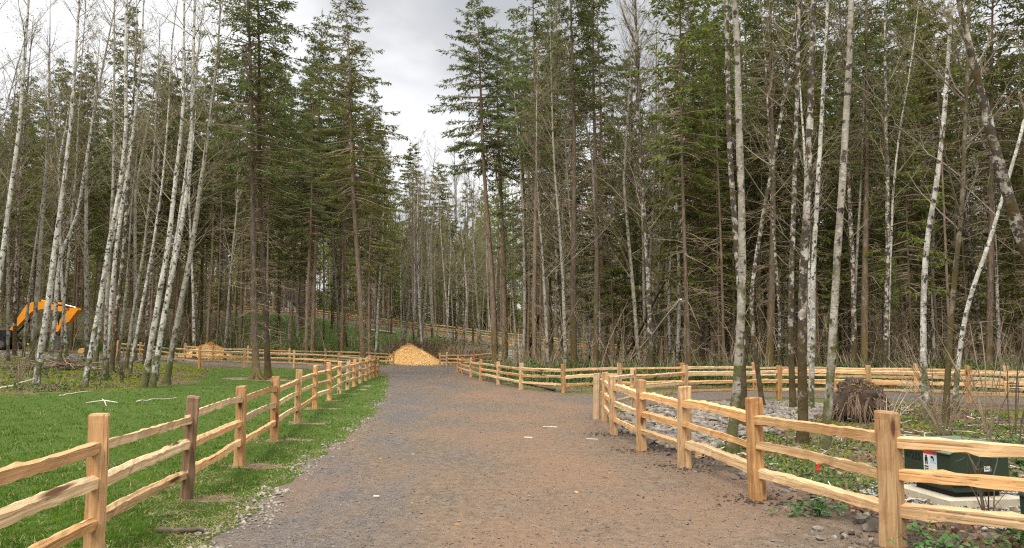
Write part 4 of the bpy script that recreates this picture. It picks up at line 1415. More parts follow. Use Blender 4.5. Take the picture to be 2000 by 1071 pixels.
def litter():
    g = np.random.default_rng(9)
    mb = MB()
    x = np.concatenate([g.uniform(2.3, 12, 15000), g.uniform(-24, -12, 5000), g.uniform(0, 24, 6000), g.uniform(2.3, 5, 3500)])
    y = np.concatenate([g.uniform(6, 21, 15000), g.uniform(20, 40, 5000), g.uniform(25, 44, 6000), g.uniform(4.5, 9, 3500)])
    k = (road_sdf(x, y) > 0.15) & (lawn_sdf(x, y) > 0) & (wob(x, y, 0.8) + g.normal(0, .5, len(x)) > -0.3)
    x, y = x[k], y[k]
    p = np.stack([x, y, zfine(x, y) + g.uniform(0.005, 0.03, len(x))], -1)
    d = unit(np.stack([g.normal(size=len(x)), g.normal(size=len(x)), g.normal(0, 0.35, len(x))], -1))
    kites(mb, p, d, g.uniform(0.03, 0.085, len(x)), g.uniform(0.010, 0.026, len(x)) + 0.0006 * y, g)
    # chips of cedar dropped along the road and the fences
    n = 24
    y2 = 1 / g.uniform(1 / 30, 1 / 4.5, n); x2 = g.uniform(-2.4, 2.6, n)
    p = np.stack([x2, y2, zfine(x2, y2) + 0.012], -1)
    d = unit(np.stack([g.normal(size=n), g.normal(size=n) * .5, 0 * x2], -1))
    kites(mb, p, d, g.uniform(0.02, 0.09, n), g.uniform(0.004, 0.012, n), g, 1)
    lay('leaf_litter', mb, [M['leaf_litter'], M['cut_wood']])
    # fallen twigs
    mb = MB()
    n = 1500
    x = np.concatenate([g.uniform(2.6, 11, 700), g.uniform(-26, -12, 250), g.uniform(-2, 26, 300), g.uniform(-30, -6, 250)])
    y = np.concatenate([g.uniform(7, 21, 700), g.uniform(20, 38, 250), g.uniform(28, 46, 300), g.uniform(56, 74, 250)])
    k = (road_sdf(x, y) > 0.1) & (lawn_sdf(x, y) > 0.1); x, y = x[k], y[k]; n = len(x)
    a = g.uniform(0, 6.283, n); L = np.clip(g.lognormal(-1.35, 0.6, n), 0.1, 1.1)
    S = 5; s = np.linspace(-0.5, 0.5, S)
    PT = np.stack([x[:, None] + np.cos(a)[:, None] * L[:, None] * s, y[:, None] + np.sin(a)[:, None] * L[:, None] * s, np.zeros((n, S))], -1)
    PT[..., :2] += g.normal(0, 0.03, (n, S, 2)) * L[:, None, None]
    PT[..., 2] = zfine(PT[..., 0], PT[..., 1]) + 0.012 + np.abs(g.normal(0, 0.025, (n, S))) + np.abs(g.normal(0, 0.10, n))[:, None] * (s + 0.5)[None] * L[:, None]
    RD = (0.004 + 0.006 * L)[:, None] * np.linspace(1, 0.5, S)[None] * (1 + 0.02 * y)[:, None]
    h = n // 4
    mb.tubes(PT[:h], RD[:h], 4, 0); mb.tubes(PT[h:], RD[h:], 4, 1)
    lay('twig_debris', mb, [M['stick_pale'], M['stick_dark']])


litter()


def undergrowth():
    g = np.random.default_rng(10)
    mb = MB()

    def clumps(n, xr, yr, rad, hh, leaf, ok, m=0, per=60, stems=3):
        x = g.uniform(*xr, n * 3); y = g.uniform(*yr, n * 3)
        k = ok(x, y) & (road_sdf(x, y) > 0.5)
        x, y = x[k][:n], y[k][:n]
        n = len(x)
        R = rad * g.uniform(0.6, 1.3, n); Hh = hh * g.uniform(0.5, 1.4, n)
        i = np.repeat(np.arange(n), per)
        a = g.uniform(0, 6.283, len(i)); rr = np.sqrt(g.random(len(i)))
        px_ = x[i] + np.cos(a) * rr * R[i]; py_ = y[i] + np.sin(a) * rr * R[i]
        z = hgt(px_, py_) + Hh[i] * (1 - 0.6 * rr ** 2) * g.uniform(0.15, 1.0, len(i))
        p = np.stack([px_, py_, z], -1)
        d = unit(np.stack([np.cos(a) * rr, np.sin(a) * rr, 0.2 + 0 * a], -1) + g.normal(0, 0.55, p.shape))
        kites(mb, p, d, leaf * g.uniform(0.6, 1.4, len(i)), leaf * 0.30 * g.uniform(0.5, 1.3, len(i)), g, m)
        j = np.repeat(np.arange(n), stems)
        b = np.stack([x[j], y[j], hgt(x[j], y[j])], -1); a = g.uniform(0, 6.283, len(j))
        t = b + np.stack([np.cos(a) * R[j] * 0.7, np.sin(a) * R[j] * 0.7, Hh[j] * g.uniform(0.8, 1.5, len(j))], -1)
        mid = (b + t) / 2 + np.array([0, 0, 0.12]) * Hh[j][:, None]
        mb.tubes(np.stack([b, mid, t], 1), np.array([[0.009, 0.007, 0.003]]) * np.ones((len(j), 1)), 3, 2)
    clumps(760, (-1.5, 26), (29.6, 44), 0.6, 0.85, 0.14, lambda x, y: (y > 30.3 + np.clip(-x * 1.6 + 2, -3, 9)) | ((x > 12) & (y > 29 - (x - 12) * 0.75)), per=70)
    clumps(360, (8, 34), (24, 40), 0.65, 0.85, 0.14, lambda x, y: y > 31 - (x - 9) * 0.75, per=70)
    clumps(420, (-46, -9.5), (55, 68), 0.7, 0.45, 0.17, lambda x, y: y > 58 + np.clip(-x - 26, 0, 30) * 0.2, per=50)
    clumps(300, (-12, 40), (62, 95), 0.9, 0.6, 0.24, lambda x, y: lawn_sdf(x, y) > 0.5, per=40)
    clumps(240, (-30, 12), (98, 112), 1.0, 0.8, 0.28, lambda x, y: x > -100, per=40)
    clumps(110, (4.5, 16), (9, 19.5), 0.35, 0.10, 0.06, lambda x, y: x > 2.5, per=60, stems=0)
    clumps(90, (2.7, 4.5), (8.2, 14), 0.25, 0.07, 0.045, lambda x, y: verge_sdf(x, y) > -0.8, per=50, stems=0)
    clumps(60, (-30, -15), (24, 34), 0.6, 0.35, 0.12, lambda x, y: lawn_sdf(x, y) > 0.5, per=45)
    clumps(90, (-12, -5), (66, 76), 0.9, 0.8, 0.16, lambda x, y: y > 0, m=1, per=60, stems=10)
    clumps(50, (-6, -2), (62.5, 67), 0.7, 1.0, 0.15, lambda x, y: y > 0, m=1, per=60, stems=12)
    # whippy leafless brush in the stand
    n = 1500
    x = np.concatenate([g.uniform(-46, -9, 450), g.uniform(0, 40, 800), g.uniform(-20, 30, 250)]); y = np.concatenate([g.uniform(57, 85, 450), g.uniform(31, 62, 800), g.uniform(64, 96, 250)])
    k = road_sdf(x, y) > 0.8; x, y = x[k], y[k]; n = len(x)
    hs = g.uniform(1.0, 4.2, n); a = g.uniform(0, 6.283, n); ln = g.uniform(0.1, 0.55, n)
    S = 5; s = np.linspace(0, 1, S)
    PT = np.stack([x[:, None] + np.cos(a)[:, None] * (hs * ln)[:, None] * s ** 1.5, y[:, None] + np.sin(a)[:, None] * (hs * ln)[:, None] * s ** 1.5, hgt(x, y)[:, None] + hs[:, None] * s], -1)
    PT += g.normal(0, 0.05, PT.shape) * s[None, :, None]
    mb.tubes(PT, (0.007 + 0.004 * hs)[:, None] * np.linspace(1, 0.35, S)[None], 3, 2)
    i = np.repeat(np.arange(n), 6); st = g.integers(1, S, len(i)); p0 = PT[i, st]
    d = unit(g.normal(0, 0.6, p0.shape) + np.array([0, 0, 0.5])); L = hs[i] * g.uniform(0.12, 0.35, len(i))
    mb.tubes(np.stack([p0, p0 + d * (L * 0.5)[:, None], p0 + d * L[:, None] + np.array([0, 0, 0.05])], 1), np.array([[0.007, 0.005, 0.003]]) * np.ones((len(i), 1)), 3, 2)
    lay('undergrowth', mb, [M['shrub_leaf'], M['rust_brush'], M['dead_twig']])


undergrowth()

# ------------------------------------------------------------------ single things
def rotz(a):
    return np.array([[math.cos(a), -math.sin(a), 0], [math.sin(a), math.cos(a), 0], [0, 0, 1]])


def transformer():
    t = empty('transformer_box', (4.46, 7.68, Z1(4.5, 7.9) + 0.045), math.radians(8), 'low dark green utility transformer box on a concrete pad behind the fence', 'utility box')
    pad = MB(); pad.box((0.375, 0.41, -0.015), (0.87, 0.90, 0.12)); pad.build('pad', M['pad_concrete'], t)
    sk = MB(); sk.box((0.40, 0.43, 0.115), (0.52, 0.58, 0.16)); sk.build('plinth', M['ink_black'], t)
    a0, a1, b0, b1 = 0.06, 0.72, 0.07, 0.79
    bd = MB(); bd.prism([(a0, 0.17), (a1, 0.17), (a1, 0.56), (a0 + 0.13, 0.56), (a0, 0.485)], b0, b1)
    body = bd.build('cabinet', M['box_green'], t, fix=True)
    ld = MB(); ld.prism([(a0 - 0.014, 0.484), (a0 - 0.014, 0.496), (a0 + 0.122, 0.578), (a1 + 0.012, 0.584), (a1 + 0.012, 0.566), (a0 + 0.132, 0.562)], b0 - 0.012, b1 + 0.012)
    ld.build('lid', M['lid_green_skylit'], t, fix=True)
    # sloping undercut along the foot of the cabinet
    sp = MB(); sp.prism([(a0 + 0.012, 0.17), (a0 + 0.06, 0.10), (a1 - 0.05, 0.10), (a1 - 0.012, 0.17)], b0 + 0.02, b1 - 0.02); sp.build('skirt', M['box_green'], t, fix=True)
    fx = a0 - 0.003
    st = MB(); st.box((fx, 0.37, 0.345), (0.004, 0.20, 0.26)); s_ = st.build('warning_sticker', M['label_white'], t)
    q = MB(); q.box((fx - 0.003, 0.37, 0.462), (0.003, 0.20, 0.022)); q.build('heading_strip', M['label_red'], s_)
    q = MB()
    fy = lambda y, z: (fx - 0.003, y, z)
    q.box(fy(0.425, 0.425), (0.003, 0.022, 0.022)); q.box(fy(0.425, 0.395), (0.003, 0.040, 0.035)); q.box(fy(0.435, 0.36), (0.003, 0.014, 0.035)); q.box(fy(0.412, 0.36), (0.003, 0.014, 0.035)); q.box(fy(0.425, 0.318), (0.003, 0.06, 0.012)); q.box(fy(0.425, 0.295), (0.003, 0.06, 0.008)); q.box(fy(0.425, 0.275), (0.003, 0.06, 0.008))
    q.build('pictogram', M['ink_black'], s_)
    q = MB(); q.box(fy(0.318, 0.405), (0.003, 0.085, 0.075)); q.build('blue_panel', M['label_blue'], s_)
    q = MB(); q.box((fx - 0.006, 0.33, 0.425), (0.003, 0.035, 0.02)); q.box((fx - 0.006, 0.312, 0.405), (0.003, 0.012, 0.03)); q.build('lightning_mark', M['ink_black'], s_)
    q = MB(); q.box(fy(0.318, 0.265), (0.003, 0.085, 0.06)); q.build('yellow_panel', M['label_yellow'], s_)
    cu = bpy.data.curves.new('number', 'FONT'); cu.body = '47255'; cu.size = 0.105; cu.extrude = 0.001; cu.align_x = 'CENTER'; cu.align_y = 'CENTER'
    cu.materials.append(M['ink_black'])
    tmp = bpy.data.objects.new('number', cu); COL.objects.link(tmp)
    me = bpy.data.meshes.new_from_object(tmp.evaluated_get(bpy.context.evaluated_depsgraph_get()))
    bpy.data.objects.remove(tmp)
    link('number', me, t, (a0 - 0.003, 0.645, 0.40), (math.pi / 2, 0, -math.pi / 2))
    bv = math.atan2(0.082, 0.136)
    q = MB(); q.box((a0 + 0.055, 0.42, 0.543), (0.055, 0.10, 0.004), R=np.array(Matrix.Rotation(-bv, 3, 'Y'))); dq = q.build('lid_decal', M['label_red'], t)
    q = MB(); q.box((a0 + 0.053, 0.40, 0.547), (0.034, 0.035, 0.004), R=np.array(Matrix.Rotation(-bv, 3, 'Y'))); q.build('decal_mark', M['label_white'], dq)
    q = MB(); q.box((0.475, b0 - 0.003, 0.335), (0.078, 0.004, 0.050)); pl = q.build('name_plate', M['label_white'], t)
    q = MB(); q.box((0.47, b0 - 0.006, 0.345), (0.05, 0.003, 0.006)); q.box((0.465, b0 - 0.006, 0.33), (0.045, 0.003, 0.005)); q.build('plate_print', M['ink_black'], pl)
    q = MB(); q.box((0.40, b0 - 0.002, 0.365), (0.007, 0.004, 0.37)); q.build('door_seam', M['ink_black'], t)
    q = MB()
    a = np.linspace(0, 2 * math.pi, 11)[:-1]
    q.prism([(0.62 + 0.022 * math.cos(v), 0.485 + 0.022 * math.sin(v)) for v in a], b0 - 0.014, b0, 0); q.build('lock_recess', M['ink_black'], t)
    # the little pedestal beyond it
    t2 = empty('utility_pedestal', (4.62, 6.62, Z1(4.62, 6.62)), math.radians(6), 'small dark utility pedestal with a white notice at the picture edge', 'utility pedestal')
    q = MB(); q.box((0.13, 0.12, 0.13), (0.26, 0.24, 0.30)); q.build('housing', M['box_green'], t2)
    q = MB(); q.box((0.13, 0.12, 0.287), (0.29, 0.27, 0.022), taper=0.93); q.build('cap', M['digger_black'], t2)
    q = MB(); q.box((0.115, -0.002, 0.20), (0.17, 0.005, 0.12)); n_ = q.build('notice', M['label_white'], t2)
    q = MB(); q.box((0.055, -0.0055, 0.24), (0.02, 0.003, 0.02)); q.box((0.12, -0.0055, 0.205), (0.12, 0.003, 0.006)); q.box((0.12, -0.0055, 0.185), (0.12, 0.003, 0.006)); q.build('notice_print', M['ink_black'], n_)


transformer()


def tube_thing(name, label, cat, pts, r, mat, k=7, cap=None, group=None):
    pts = np.array(pts, float); b = pts[0].copy()
    mb = MB().tubes(pts - b, np.array(r, float), k, 0, cap=True)
    o = mb.build(name, mat if isinstance(mat, list) else [mat], smooth=True, loc=b)
    return tag(o, label, cat, group)


def flag():
    q = G(1597, 924)
    t = empty('marker_flag', q, 0, 'small bright red marker flag drooping on a wire in the ground cover', 'marker flag')
    MB().tubes(np.array([[0, 0, -0.05], [0, 0, 0.06], [0.004, 0, 0.125]]), np.array([.0025, .0025, .002]), 5).build('wire', M['wire_steel'], t)
    n = 9
    V = []
    for i in range(n):
        u = i / (n - 1)
        for j in range(5):
            w = j / 4
            x = (u - 0.5) * (0.022 + 0.05 * w) + 0.004 * math.sin(w * 5)
            V.append((x, -0.012 + 0.018 * math.sin(u * 9) * w, 0.125 - 0.105 * w))
    idx = np.arange(n * 5).reshape(n, 5)
    Q = np.stack([idx[:-1, :-1], idx[1:, :-1], idx[1:, 1:], idx[:-1, 1:]], -1).reshape(-1, 4)
    f = MB().add(np.array(V), Q).build('flag_cloth', M['flag_red'], t, smooth=True)
    so = f.modifiers.new('thickness', 'SOLIDIFY'); so.thickness = 0.002


flag()


def blob(mb, c, r, seed, amp=0.22, nu=22, nv=14, m=0, hemi=False, sq=(1, 1, 1)):
    from mathutils import noise as mn
    V = []
    for j in range(nv + 1):
        th = math.pi * j / nv * (0.62 if hemi else 1)
        for i in range(nu):
            a = 2 * math.pi * i / nu
            d = Vector((math.sin(th) * math.cos(a), math.sin(th) * math.sin(a), math.cos(th)))
            f = 1 + amp * mn.noise(d * 1.8 + Vector((seed, 0, 0))) * 2 + amp * 0.5 * mn.noise(d * 5 + Vector((seed, 3, 0))) * 2
            V.append((c[0] + d.x * r * f * sq[0], c[1] + d.y * r * f * sq[1], c[2] + d.z * r * f * sq[2]))
    idx = np.arange((nv + 1) * nu).reshape(nv + 1, nu)
    Q = np.stack([idx[:-1], idx[1:], np.roll(idx[1:], -1, 1), np.roll(idx[:-1], -1, 1)], -1).reshape(-1, 4)
    mb.add(np.array(V), Q, m)


def root_ball():
    g = np.random.default_rng(31)
    q = G(1684, 824)
    t = empty('root_ball', q, 0, 'upturned brown root mass of a stump with hanging roots, behind the driveway fence', 'root ball')
    mb = MB(); blob(mb, (0.0, 0.1, 0.34), 0.50, 4.0, 0.24, 26, 18, sq=(1.1, 0.9, 1.0)); mb.build('soil_core', M['root_soil'], t, smooth=True)
    n = 620
    a = g.uniform(0, 6.283, n); el = g.uniform(0.05, 1.35, n)
    d0 = np.stack([np.cos(a) * np.cos(el), np.sin(a) * np.cos(el) * 0.85, np.sin(el)], -1)
    S = 7; s = np.linspace(0, 1, S)
    L = g.uniform(0.25, 0.85, n)
    p0 = np.array([0, 0.1, 0.33]) + d0 * np.array([0.50, 0.42, 0.47])
    out = unit(d0 * np.array([1, 1, 0.1]) + g.normal(0, 0.35, d0.shape))
    PT = p0[:, None, :] + out[:, None, :] * (L[:, None] * (0.42 * s + 0.10 * s * s))[:, :, None]
    PT[:, :, 2] -= (L[:, None] * (0.15 * s + 0.95 * s ** 1.6)) * np.clip(p0[:, 2:3] * 1.2, 0.2, 1)
    PT += np.cumsum(g.normal(0, 0.016, PT.shape), 1)
    PT[:, :, 2] = np.maximum(PT[:, :, 2], 0.01)
    MB().tubes(PT, (0.006 + 0.014 * g.random(n) ** 2)[:, None] * np.linspace(1, 0.35, S)[None], 4).build('root_tangle', M['root_strand'], t)
    MB().tubes(np.array([[[-0.15, -0.45, 0.0], [-0.12, -0.40, 0.3], [0.02, -0.3, 0.55]], [[0.1, -0.5, 0.02], [0.2, -0.3, 0.42], [0.3, -0.1, 0.7]], [[0.5, -0.35, 0.0], [0.42, -0.2, 0.35], [0.2, 0, 0.7]], [[-0.6, -0.2, 0.0], [-0.45, -0.1, 0.35], [-0.2, 0, 0.75]]]), np.ones((4, 1)) * np.array([[0.018, 0.028, 0.04]]), 7).build('root_limbs', M['root_strand'], t, smooth=True)
    # snapped thick roots sticking out at all angles
    n = 26
    a = g.uniform(0, 6.283, n); el = g.uniform(0.0, 1.2, n)
    d0 = np.stack([np.cos(a) * np.cos(el), np.sin(a) * np.cos(el), np.sin(el)], -1)
    b0 = np.array([0, 0.1, 0.33]) + d0 * np.array([0.45, 0.38, 0.42])
    S = 5; s = np.linspace(0, 1, S); L = g.uniform(0.15, 0.5, n)
    PT = b0[:, None] + unit(d0 + g.normal(0, 0.5, d0.shape))[:, None] * (L[:, None] * s)[:, :, None]
    PT[:, :, 2] -= (L[:, None] * 0.35 * s ** 2)
    PT += g.normal(0, 0.012, PT.shape); PT[:, :, 2] = np.maximum(PT[:, :, 2], 0.02)
    for i in range(n):
        MB().tubes(PT[i], g.uniform(0.010, 0.022) * np.linspace(1, 0.5, S), 5).build('broken_root', M['root_strand'], t)
    # sods and moss clinging on
    mb = MB(); p = np.array([0, 0.1, 0.36]) + unit(g.normal(size=(900, 3)) * [0.7, 0.7, 0.3] + [0, 0, 1.0]) * np.array([0.53, 0.45, 0.53])
    kites(mb, p, unit(g.normal(size=p.shape)), g.uniform(0.03, 0.09, 900), g.uniform(0.008, 0.02, 900), g); mb.build('moss_leaves', M['leaf_litter'], t)


root_ball()


def heap(name, label, cat, cx, cy, rx, ry, hh, mats, seed, skew=0.0):
    g = np.random.default_rng(seed)
    from mathutils import noise as mn
    z0 = Z1(cx, cy)
    t = empty(name, (cx, cy, z0), 0, label, cat)
    n, m = 26, 64
    V = []
    for i in range(n + 1):
        u = i / n
        for j in range(m):
            a = 2 * math.pi * j / m
            rr = 1 + 0.10 * mn.noise(Vector((math.cos(a) * 1.3 + seed, math.sin(a) * 1.3, 0))) * 2
            x = math.cos(a) * u * rx * rr; y = math.sin(a) * u * ry * rr
            prof = (1 - u ** 1.15) ** 0.95 if u < 1 else 0
            prof = min(prof, 0.90 + 0.1 * prof)
            z = hh * prof * 1.08 + 0.05 * mn.noise(Vector((x * 1.7, y * 1.7, seed))) * 2 * (1 - u) + 0.025 * mn.noise(Vector((x * 5, y * 5, seed)))
            V.append((x + skew * prof, y, z - 0.04 + H1(cx + x, cy + y) - z0))
    idx = np.arange((n + 1) * m).reshape(n + 1, m)
    Q = np.stack([idx[:-1], np.roll(idx[:-1], -1, 1), np.roll(idx[1:], -1, 1), idx[1:]], -1).reshape(-1, 4)
    V = np.array(V)
    MB().add(V, Q).build('mound', mats, t, smooth=True)
    k = 9000
    pick = g.integers(0, len(V), k)
    p = V[pick] + g.normal(0, 0.05, (k, 3)) * [1, 1, 0.25] + [0, 0, 0.015]
    mb = MB(); kites(mb, p, unit(g.normal(size=(k, 3)) * [1, 1, 0.5]), g.uniform(0.03, 0.08, k), g.uniform(0.008, 0.022, k), g)
    # chips that have rolled off round the foot
    a = g.uniform(0, 6.283, 2200); q = 1 + np.abs(g.normal(0, 0.16, 2200)) - 0.05
    x = np.cos(a) * q * rx; y = np.sin(a) * q * ry
    p = np.stack([x, y, hgt(cx + x, cy + y) - z0 + 0.03], -1)
    kites(mb, p, unit(g.normal(size=(2200, 3)) * [1, 1, 0.4]), g.uniform(0.04, 0.11, 2200), g.uniform(0.01, 0.03, 2200), g)
    o = mb.build('loose_chips', mats, t); o['kind'] = 'stuff'
    return t


heap('chip_pile', 'big golden wood chip pile in the gap at the end of the driveway', 'wood chips', -8.35, 62.6, 2.85, 2.2, 1.55, M['wood_chips'], 3, -0.35)
heap('chip_pile', 'lower orange chip heap half hidden by the pale alders and cross fence', 'wood chips', -23.6, 57.5, 2.3, 1.8, 1.1, M['wood_chips'], 7, 0.3)


def digger():
    x0, y0 = -38.3, 55.0
    t = empty('excavator', (x0, y0, H1(x0, y0)), 0, 'orange tracked excavator with its arm bent down behind the pale alders', 'excavator')
    for sy in (-0.95, 0.95):
        tr = MB()
        out = []
        for i in range(24):
            a = 2 * math.pi * i / 24
            out.append(((1.25 if math.cos(a) > 0 else -2.35) + 0.36 * math.cos(a), 0.37 + 0.36 * math.sin(a)))
        tr.prism(out, sy - 0.24, sy + 0.24)
        # grouser bars
        P_ = np.array(out); c = np.vstack([P_, P_[:1]])
        dd = np.concatenate([[0], np.cumsum(np.hypot(*np.diff(c, axis=0).T))])
        for q in np.arange(0, dd[-1], 0.17):
            xx = np.interp(q, dd, c[:, 0]); zz = np.interp(q, dd, c[:, 1])
            tr.box((xx, sy, zz), (0.05, 0.50, 0.05))
        tk = tr.build('track', M['digger_black'], t)
        w = MB()
        for xx in (1.25, -2.35):
            w.prism([(xx + 0.26 * math.cos(a), 0.37 + 0.26 * math.sin(a)) for a in np.linspace(0, 2 * math.pi, 17)[:-1]], sy - 0.27, sy + 0.27)
        for xx in (-1.7, -1.0, -0.3, 0.4):
            w.prism([(xx + 0.12 * math.cos(a), 0.20 + 0.12 * math.sin(a)) for a in np.linspace(0, 2 * math.pi, 13)[:-1]], sy - 0.265, sy + 0.265)
        w.build('roller', M['steel_worn'], tk)
    MB().box((-0.4, 0, 0.65), (3.0, 1.4, 0.5)).box((0.9, 0, 1.15), (0.9, 0.5, 0.55)).build('undercarriage', M['digger_black'], t)
    h = MB(); h.prism([(-4.0, 0.95), (0.1, 0.85), (0.15, 1.15), (-0.3, 1.35), (-1.7, 1.75), (-3.8, 1.75), (-4.15, 1.45)], -1.15, 1.15)
    h.build('house_body', M['digger_orange'], t, fix=True)
    c = MB(); c.prism([(-1.65, 1.3), (-0.25, 1.2), (-0.08, 1.75), (-0.45, 2.95), (-1.60, 2.95)], -1.14, -0.12)
    cab = c.build('cab', M['digger_black'], t, fix=True)
    w = MB(); w.prism([(-1.5, 1.8), (-0.28, 1.8), (-0.56, 2.8), (-1.48, 2.8)], -1.16, -0.10); w.build('cab_window', M['dark_glass'], cab, fix=True)
    b = MB(); b.prism([(1.13, 1.41), (2.29, 3.31), (2.7, 3.49), (3.5, 3.52), (4.2, 3.30), (5.55, 2.95), (5.62, 2.68), (4.2, 2.90), (3.47, 2.97), (2.72, 2.80), (1.40, 1.36), (1.2, 1.25)], -0.19, 0.19)
    b.build('boom', M['digger_orange'], t, fix=True)
    s_ = MB(); s_.prism([(5.42, 3.02), (6.08, 3.08), (6.15, 2.90), (5.78, 2.40), (5.55, 2.06), (5.03, 1.77), (4.78, 1.33), (4.44, 1.20), (4.36, 1.42), (4.62, 1.92), (4.95, 2.28), (5.28, 2.66)], -0.24, 0.24)
    s_.build('dipper_arm', M['digger_orange'], t, fix=True)

    def cyl(p, q, r, name, mat):
        MB().tubes(np.array([p, ((np.array(p) + q) / 2).tolist(), q]), np.array([r, r, r]), 9, cap=True).build(name, mat, t, smooth=False)
    cyl((1.35, 0.30, 1.15), (2.35, 0.30, 2.25), 0.075, 'boom_cylinder', M['digger_black'])
    cyl((2.35, 0.30, 2.25), (2.95, 0.30, 2.85), 0.045, 'boom_rod', M['chrome_rod'])
    cyl((3.3, 0, 3.60), (4.85, 0, 3.36), 0.075, 'arm_cylinder', M['digger_orange'])
    cyl((4.75, 0, 3.37), (5.85, 0, 3.10), 0.045, 'arm_rod', M['chrome_rod'])
    cyl((5.6, 0.05, 2.95), (4.95, 0.30, 2.0), 0.05, 'bucket_cylinder', M['digger_black'])
    cyl((4.95, 0.28, 1.95), (4.55, 0.28, 1.0), 0.05, 'linkage', M['digger_black'])
    hz = MB()
    for k_ in range(3):
        u = np.linspace(0, 1, 9)
        hz.tubes(np.stack([5.5 - 0.7 * u - 0.25 * np.sin(u * 3.1), -0.26 - 0.03 * k_ + 0 * u, 2.95 - 1.1 * u + 0.10 * k_ + 0.12 * np.sin(u * 6)], -1), np.full(9, 0.022), 5)
    hz.build('hose', M['digger_black'], t, smooth=True)
    bk = MB()
    prof = [(4.36, 1.22), (4.62, 1.10), (4.98, 0.75), (5.20, 0.42), (5.14, 0.10), (4.92, -0.04), (4.30, -0.02), (4.26, 0.06), (4.60, 0.35), (4.42, 0.70), (4.28, 1.05)]
    bk.prism(prof, -0.48, 0.48); bucket = bk.build('bucket', M['steel_worn'], t, fix=True)
    tt = MB()
    for yy in (-0.4, -0.2, 0, 0.2, 0.4):
        tt.box((4.20, yy, 0.02), (0.16, 0.06, 0.05))
    tt.build('tooth', M['steel_worn'], bucket)


digger()


def house():
    x, y = -36.6, 126.0
    t = empty('white_house', (x, y, H1(x, y) - 0.2), 0.1, 'small white house up the hill glimpsed between the fir trunks', 'house')
    w = MB(); w.box((0, 0, 1.25), (5.6, 5, 2.5)); w.build('wall', M['white_siding'], t)
    r = MB()
    r.prism([(-3.2, 2.5), (3.2, 2.5), (0, 4.1)], -2.9, 2.9); r.build('roof', M['roof_grey'], t, fix=True)
    for xx in (-1.6, 0.1, 1.7):
        q = MB(); q.box((xx, -2.52, 1.45), (0.8, 0.06, 1.0)); fr = q.build('window', M['dark_glass'], t)
    q = MB(); q.box((0.95, -2.53, 1.0), (0.75, 0.06, 1.9)); q.build('door', M['roof_grey'], t)


house()


def blue_box():
    t = empty('utility_box', (-0.25, 65.6, Z1(-0.25, 65.6)), 0.3, 'pale blue square utility box beyond the junction between fir trunks', 'utility box')
    MB().box((0, 0, 0.40), (0.72, 0.6, 0.78)).build('casing', M['pale_blue'], t)
    MB().box((0, 0, 0.80), (0.78, 0.66, 0.06), taper=0.92).build('lid', M['label_white'], t)
    MB().box((0.05, -0.303, 0.42), (0.5, 0.012, 0.55)).build('door', M['pale_blue'], t)


blue_box()


def gtop(px, py, dz=0.03):
    q = G(px, py); q[2] = Z1(q[0], q[1]) + dz
    return q


def log_between(name, label, cat, A, B, r, mat, sag=0.0, k=8, wig=0.03, seed=0, group=None):
    g = np.random.default_rng(seed + 50)
    A = np.array(A, float); B = np.array(B, float)
    n = 9; s = np.linspace(0, 1, n)
    pts = A[None] * (1 - s)[:, None] + B[None] * s[:, None]
    pts[1:-1] += g.normal(0, wig, (n - 2, 3)) * [1, 1, 0.4]
    return tube_thing(name, label, cat, pts, r * np.linspace(1, 0.55, n), mat, k, group=group)


log_between('fallen_log', 'thin dark log lying along the foot of the curving far fence', 'log', gtop(958, 736, .07) + [0, 1.0, 0], gtop(1085, 766, .07) + [0, .4, 0], 0.085, M['log_bark'], seed=1, wig=0.06)
log_between('leaning_snag', 'pale dead pole leaning steeply behind the side road fence corner', 'dead tree', gtop(1211, 729, 0.0), P(1330, 585, 31.5), 0.075, M['stick_pale'], seed=2, wig=0.04)
log_between('leaning_snag', 'dark dead pole leaning up past the white alder stem', 'dead tree', gtop(1207, 727, 0.0), P(1300, 548, 32.5), 0.085, M['log_bark'], seed=3, wig=0.05)
log_between('leaning_snag', 'short dark leaning trunk with pale patches left of the mossy stem', 'dead tree', gtop(1026, 704, 0.0), P(1054, 612, 44), 0.20, M['alder_mossy'], seed=4, wig=0.04)
log_between('fallen_log', 'cut pale log lying on the grassy slope below the hillside road', 'log', gtop(726, 648, .15), gtop(772, 653, .15), 0.17, M['stick_pale'], seed=5, wig=0.02)
log_between('fallen_log', 'stubby pale log end lying beside the stony bank by the digger', 'log', gtop(158, 690, .16), gtop(172, 689, .16), 0.22, M['cut_wood'], seed=6, wig=0.01)
log_between('fallen_log', 'long orange split log beside the digger track', 'log', gtop(26, 683, .5), gtop(56, 684, .4), 0.16, M['cut_wood'], seed=7, wig=0.02)
log_between('dead_stick', 'long pale stick lying on the lawn, furthest from the fence', 'stick', gtop(117, 774, .03), gtop(172, 766, .03), 0.022, M['stick_pale'], seed=8)
log_between('dead_stick', 'long thin pale stick on the lawn below the three thick alders', 'stick', gtop(266, 788, .03), gtop(346, 779, .03), 0.018, M['stick_pale'], seed=9)
log_between('dead_stick', 'pale pole propped across the green brush by the first alder foot', 'stick', gtop(-14, 768, .05), gtop(66, 754, .25), 0.04, M['stick_pale'], seed=10)
log_between('bark_slab', 'dark rotten bark slab on the grass close to the road edge', 'bark', gtop(312, 1040, .03), gtop(398, 1043, .03), 0.032, M['stick_dark'], seed=12, wig=0.015)


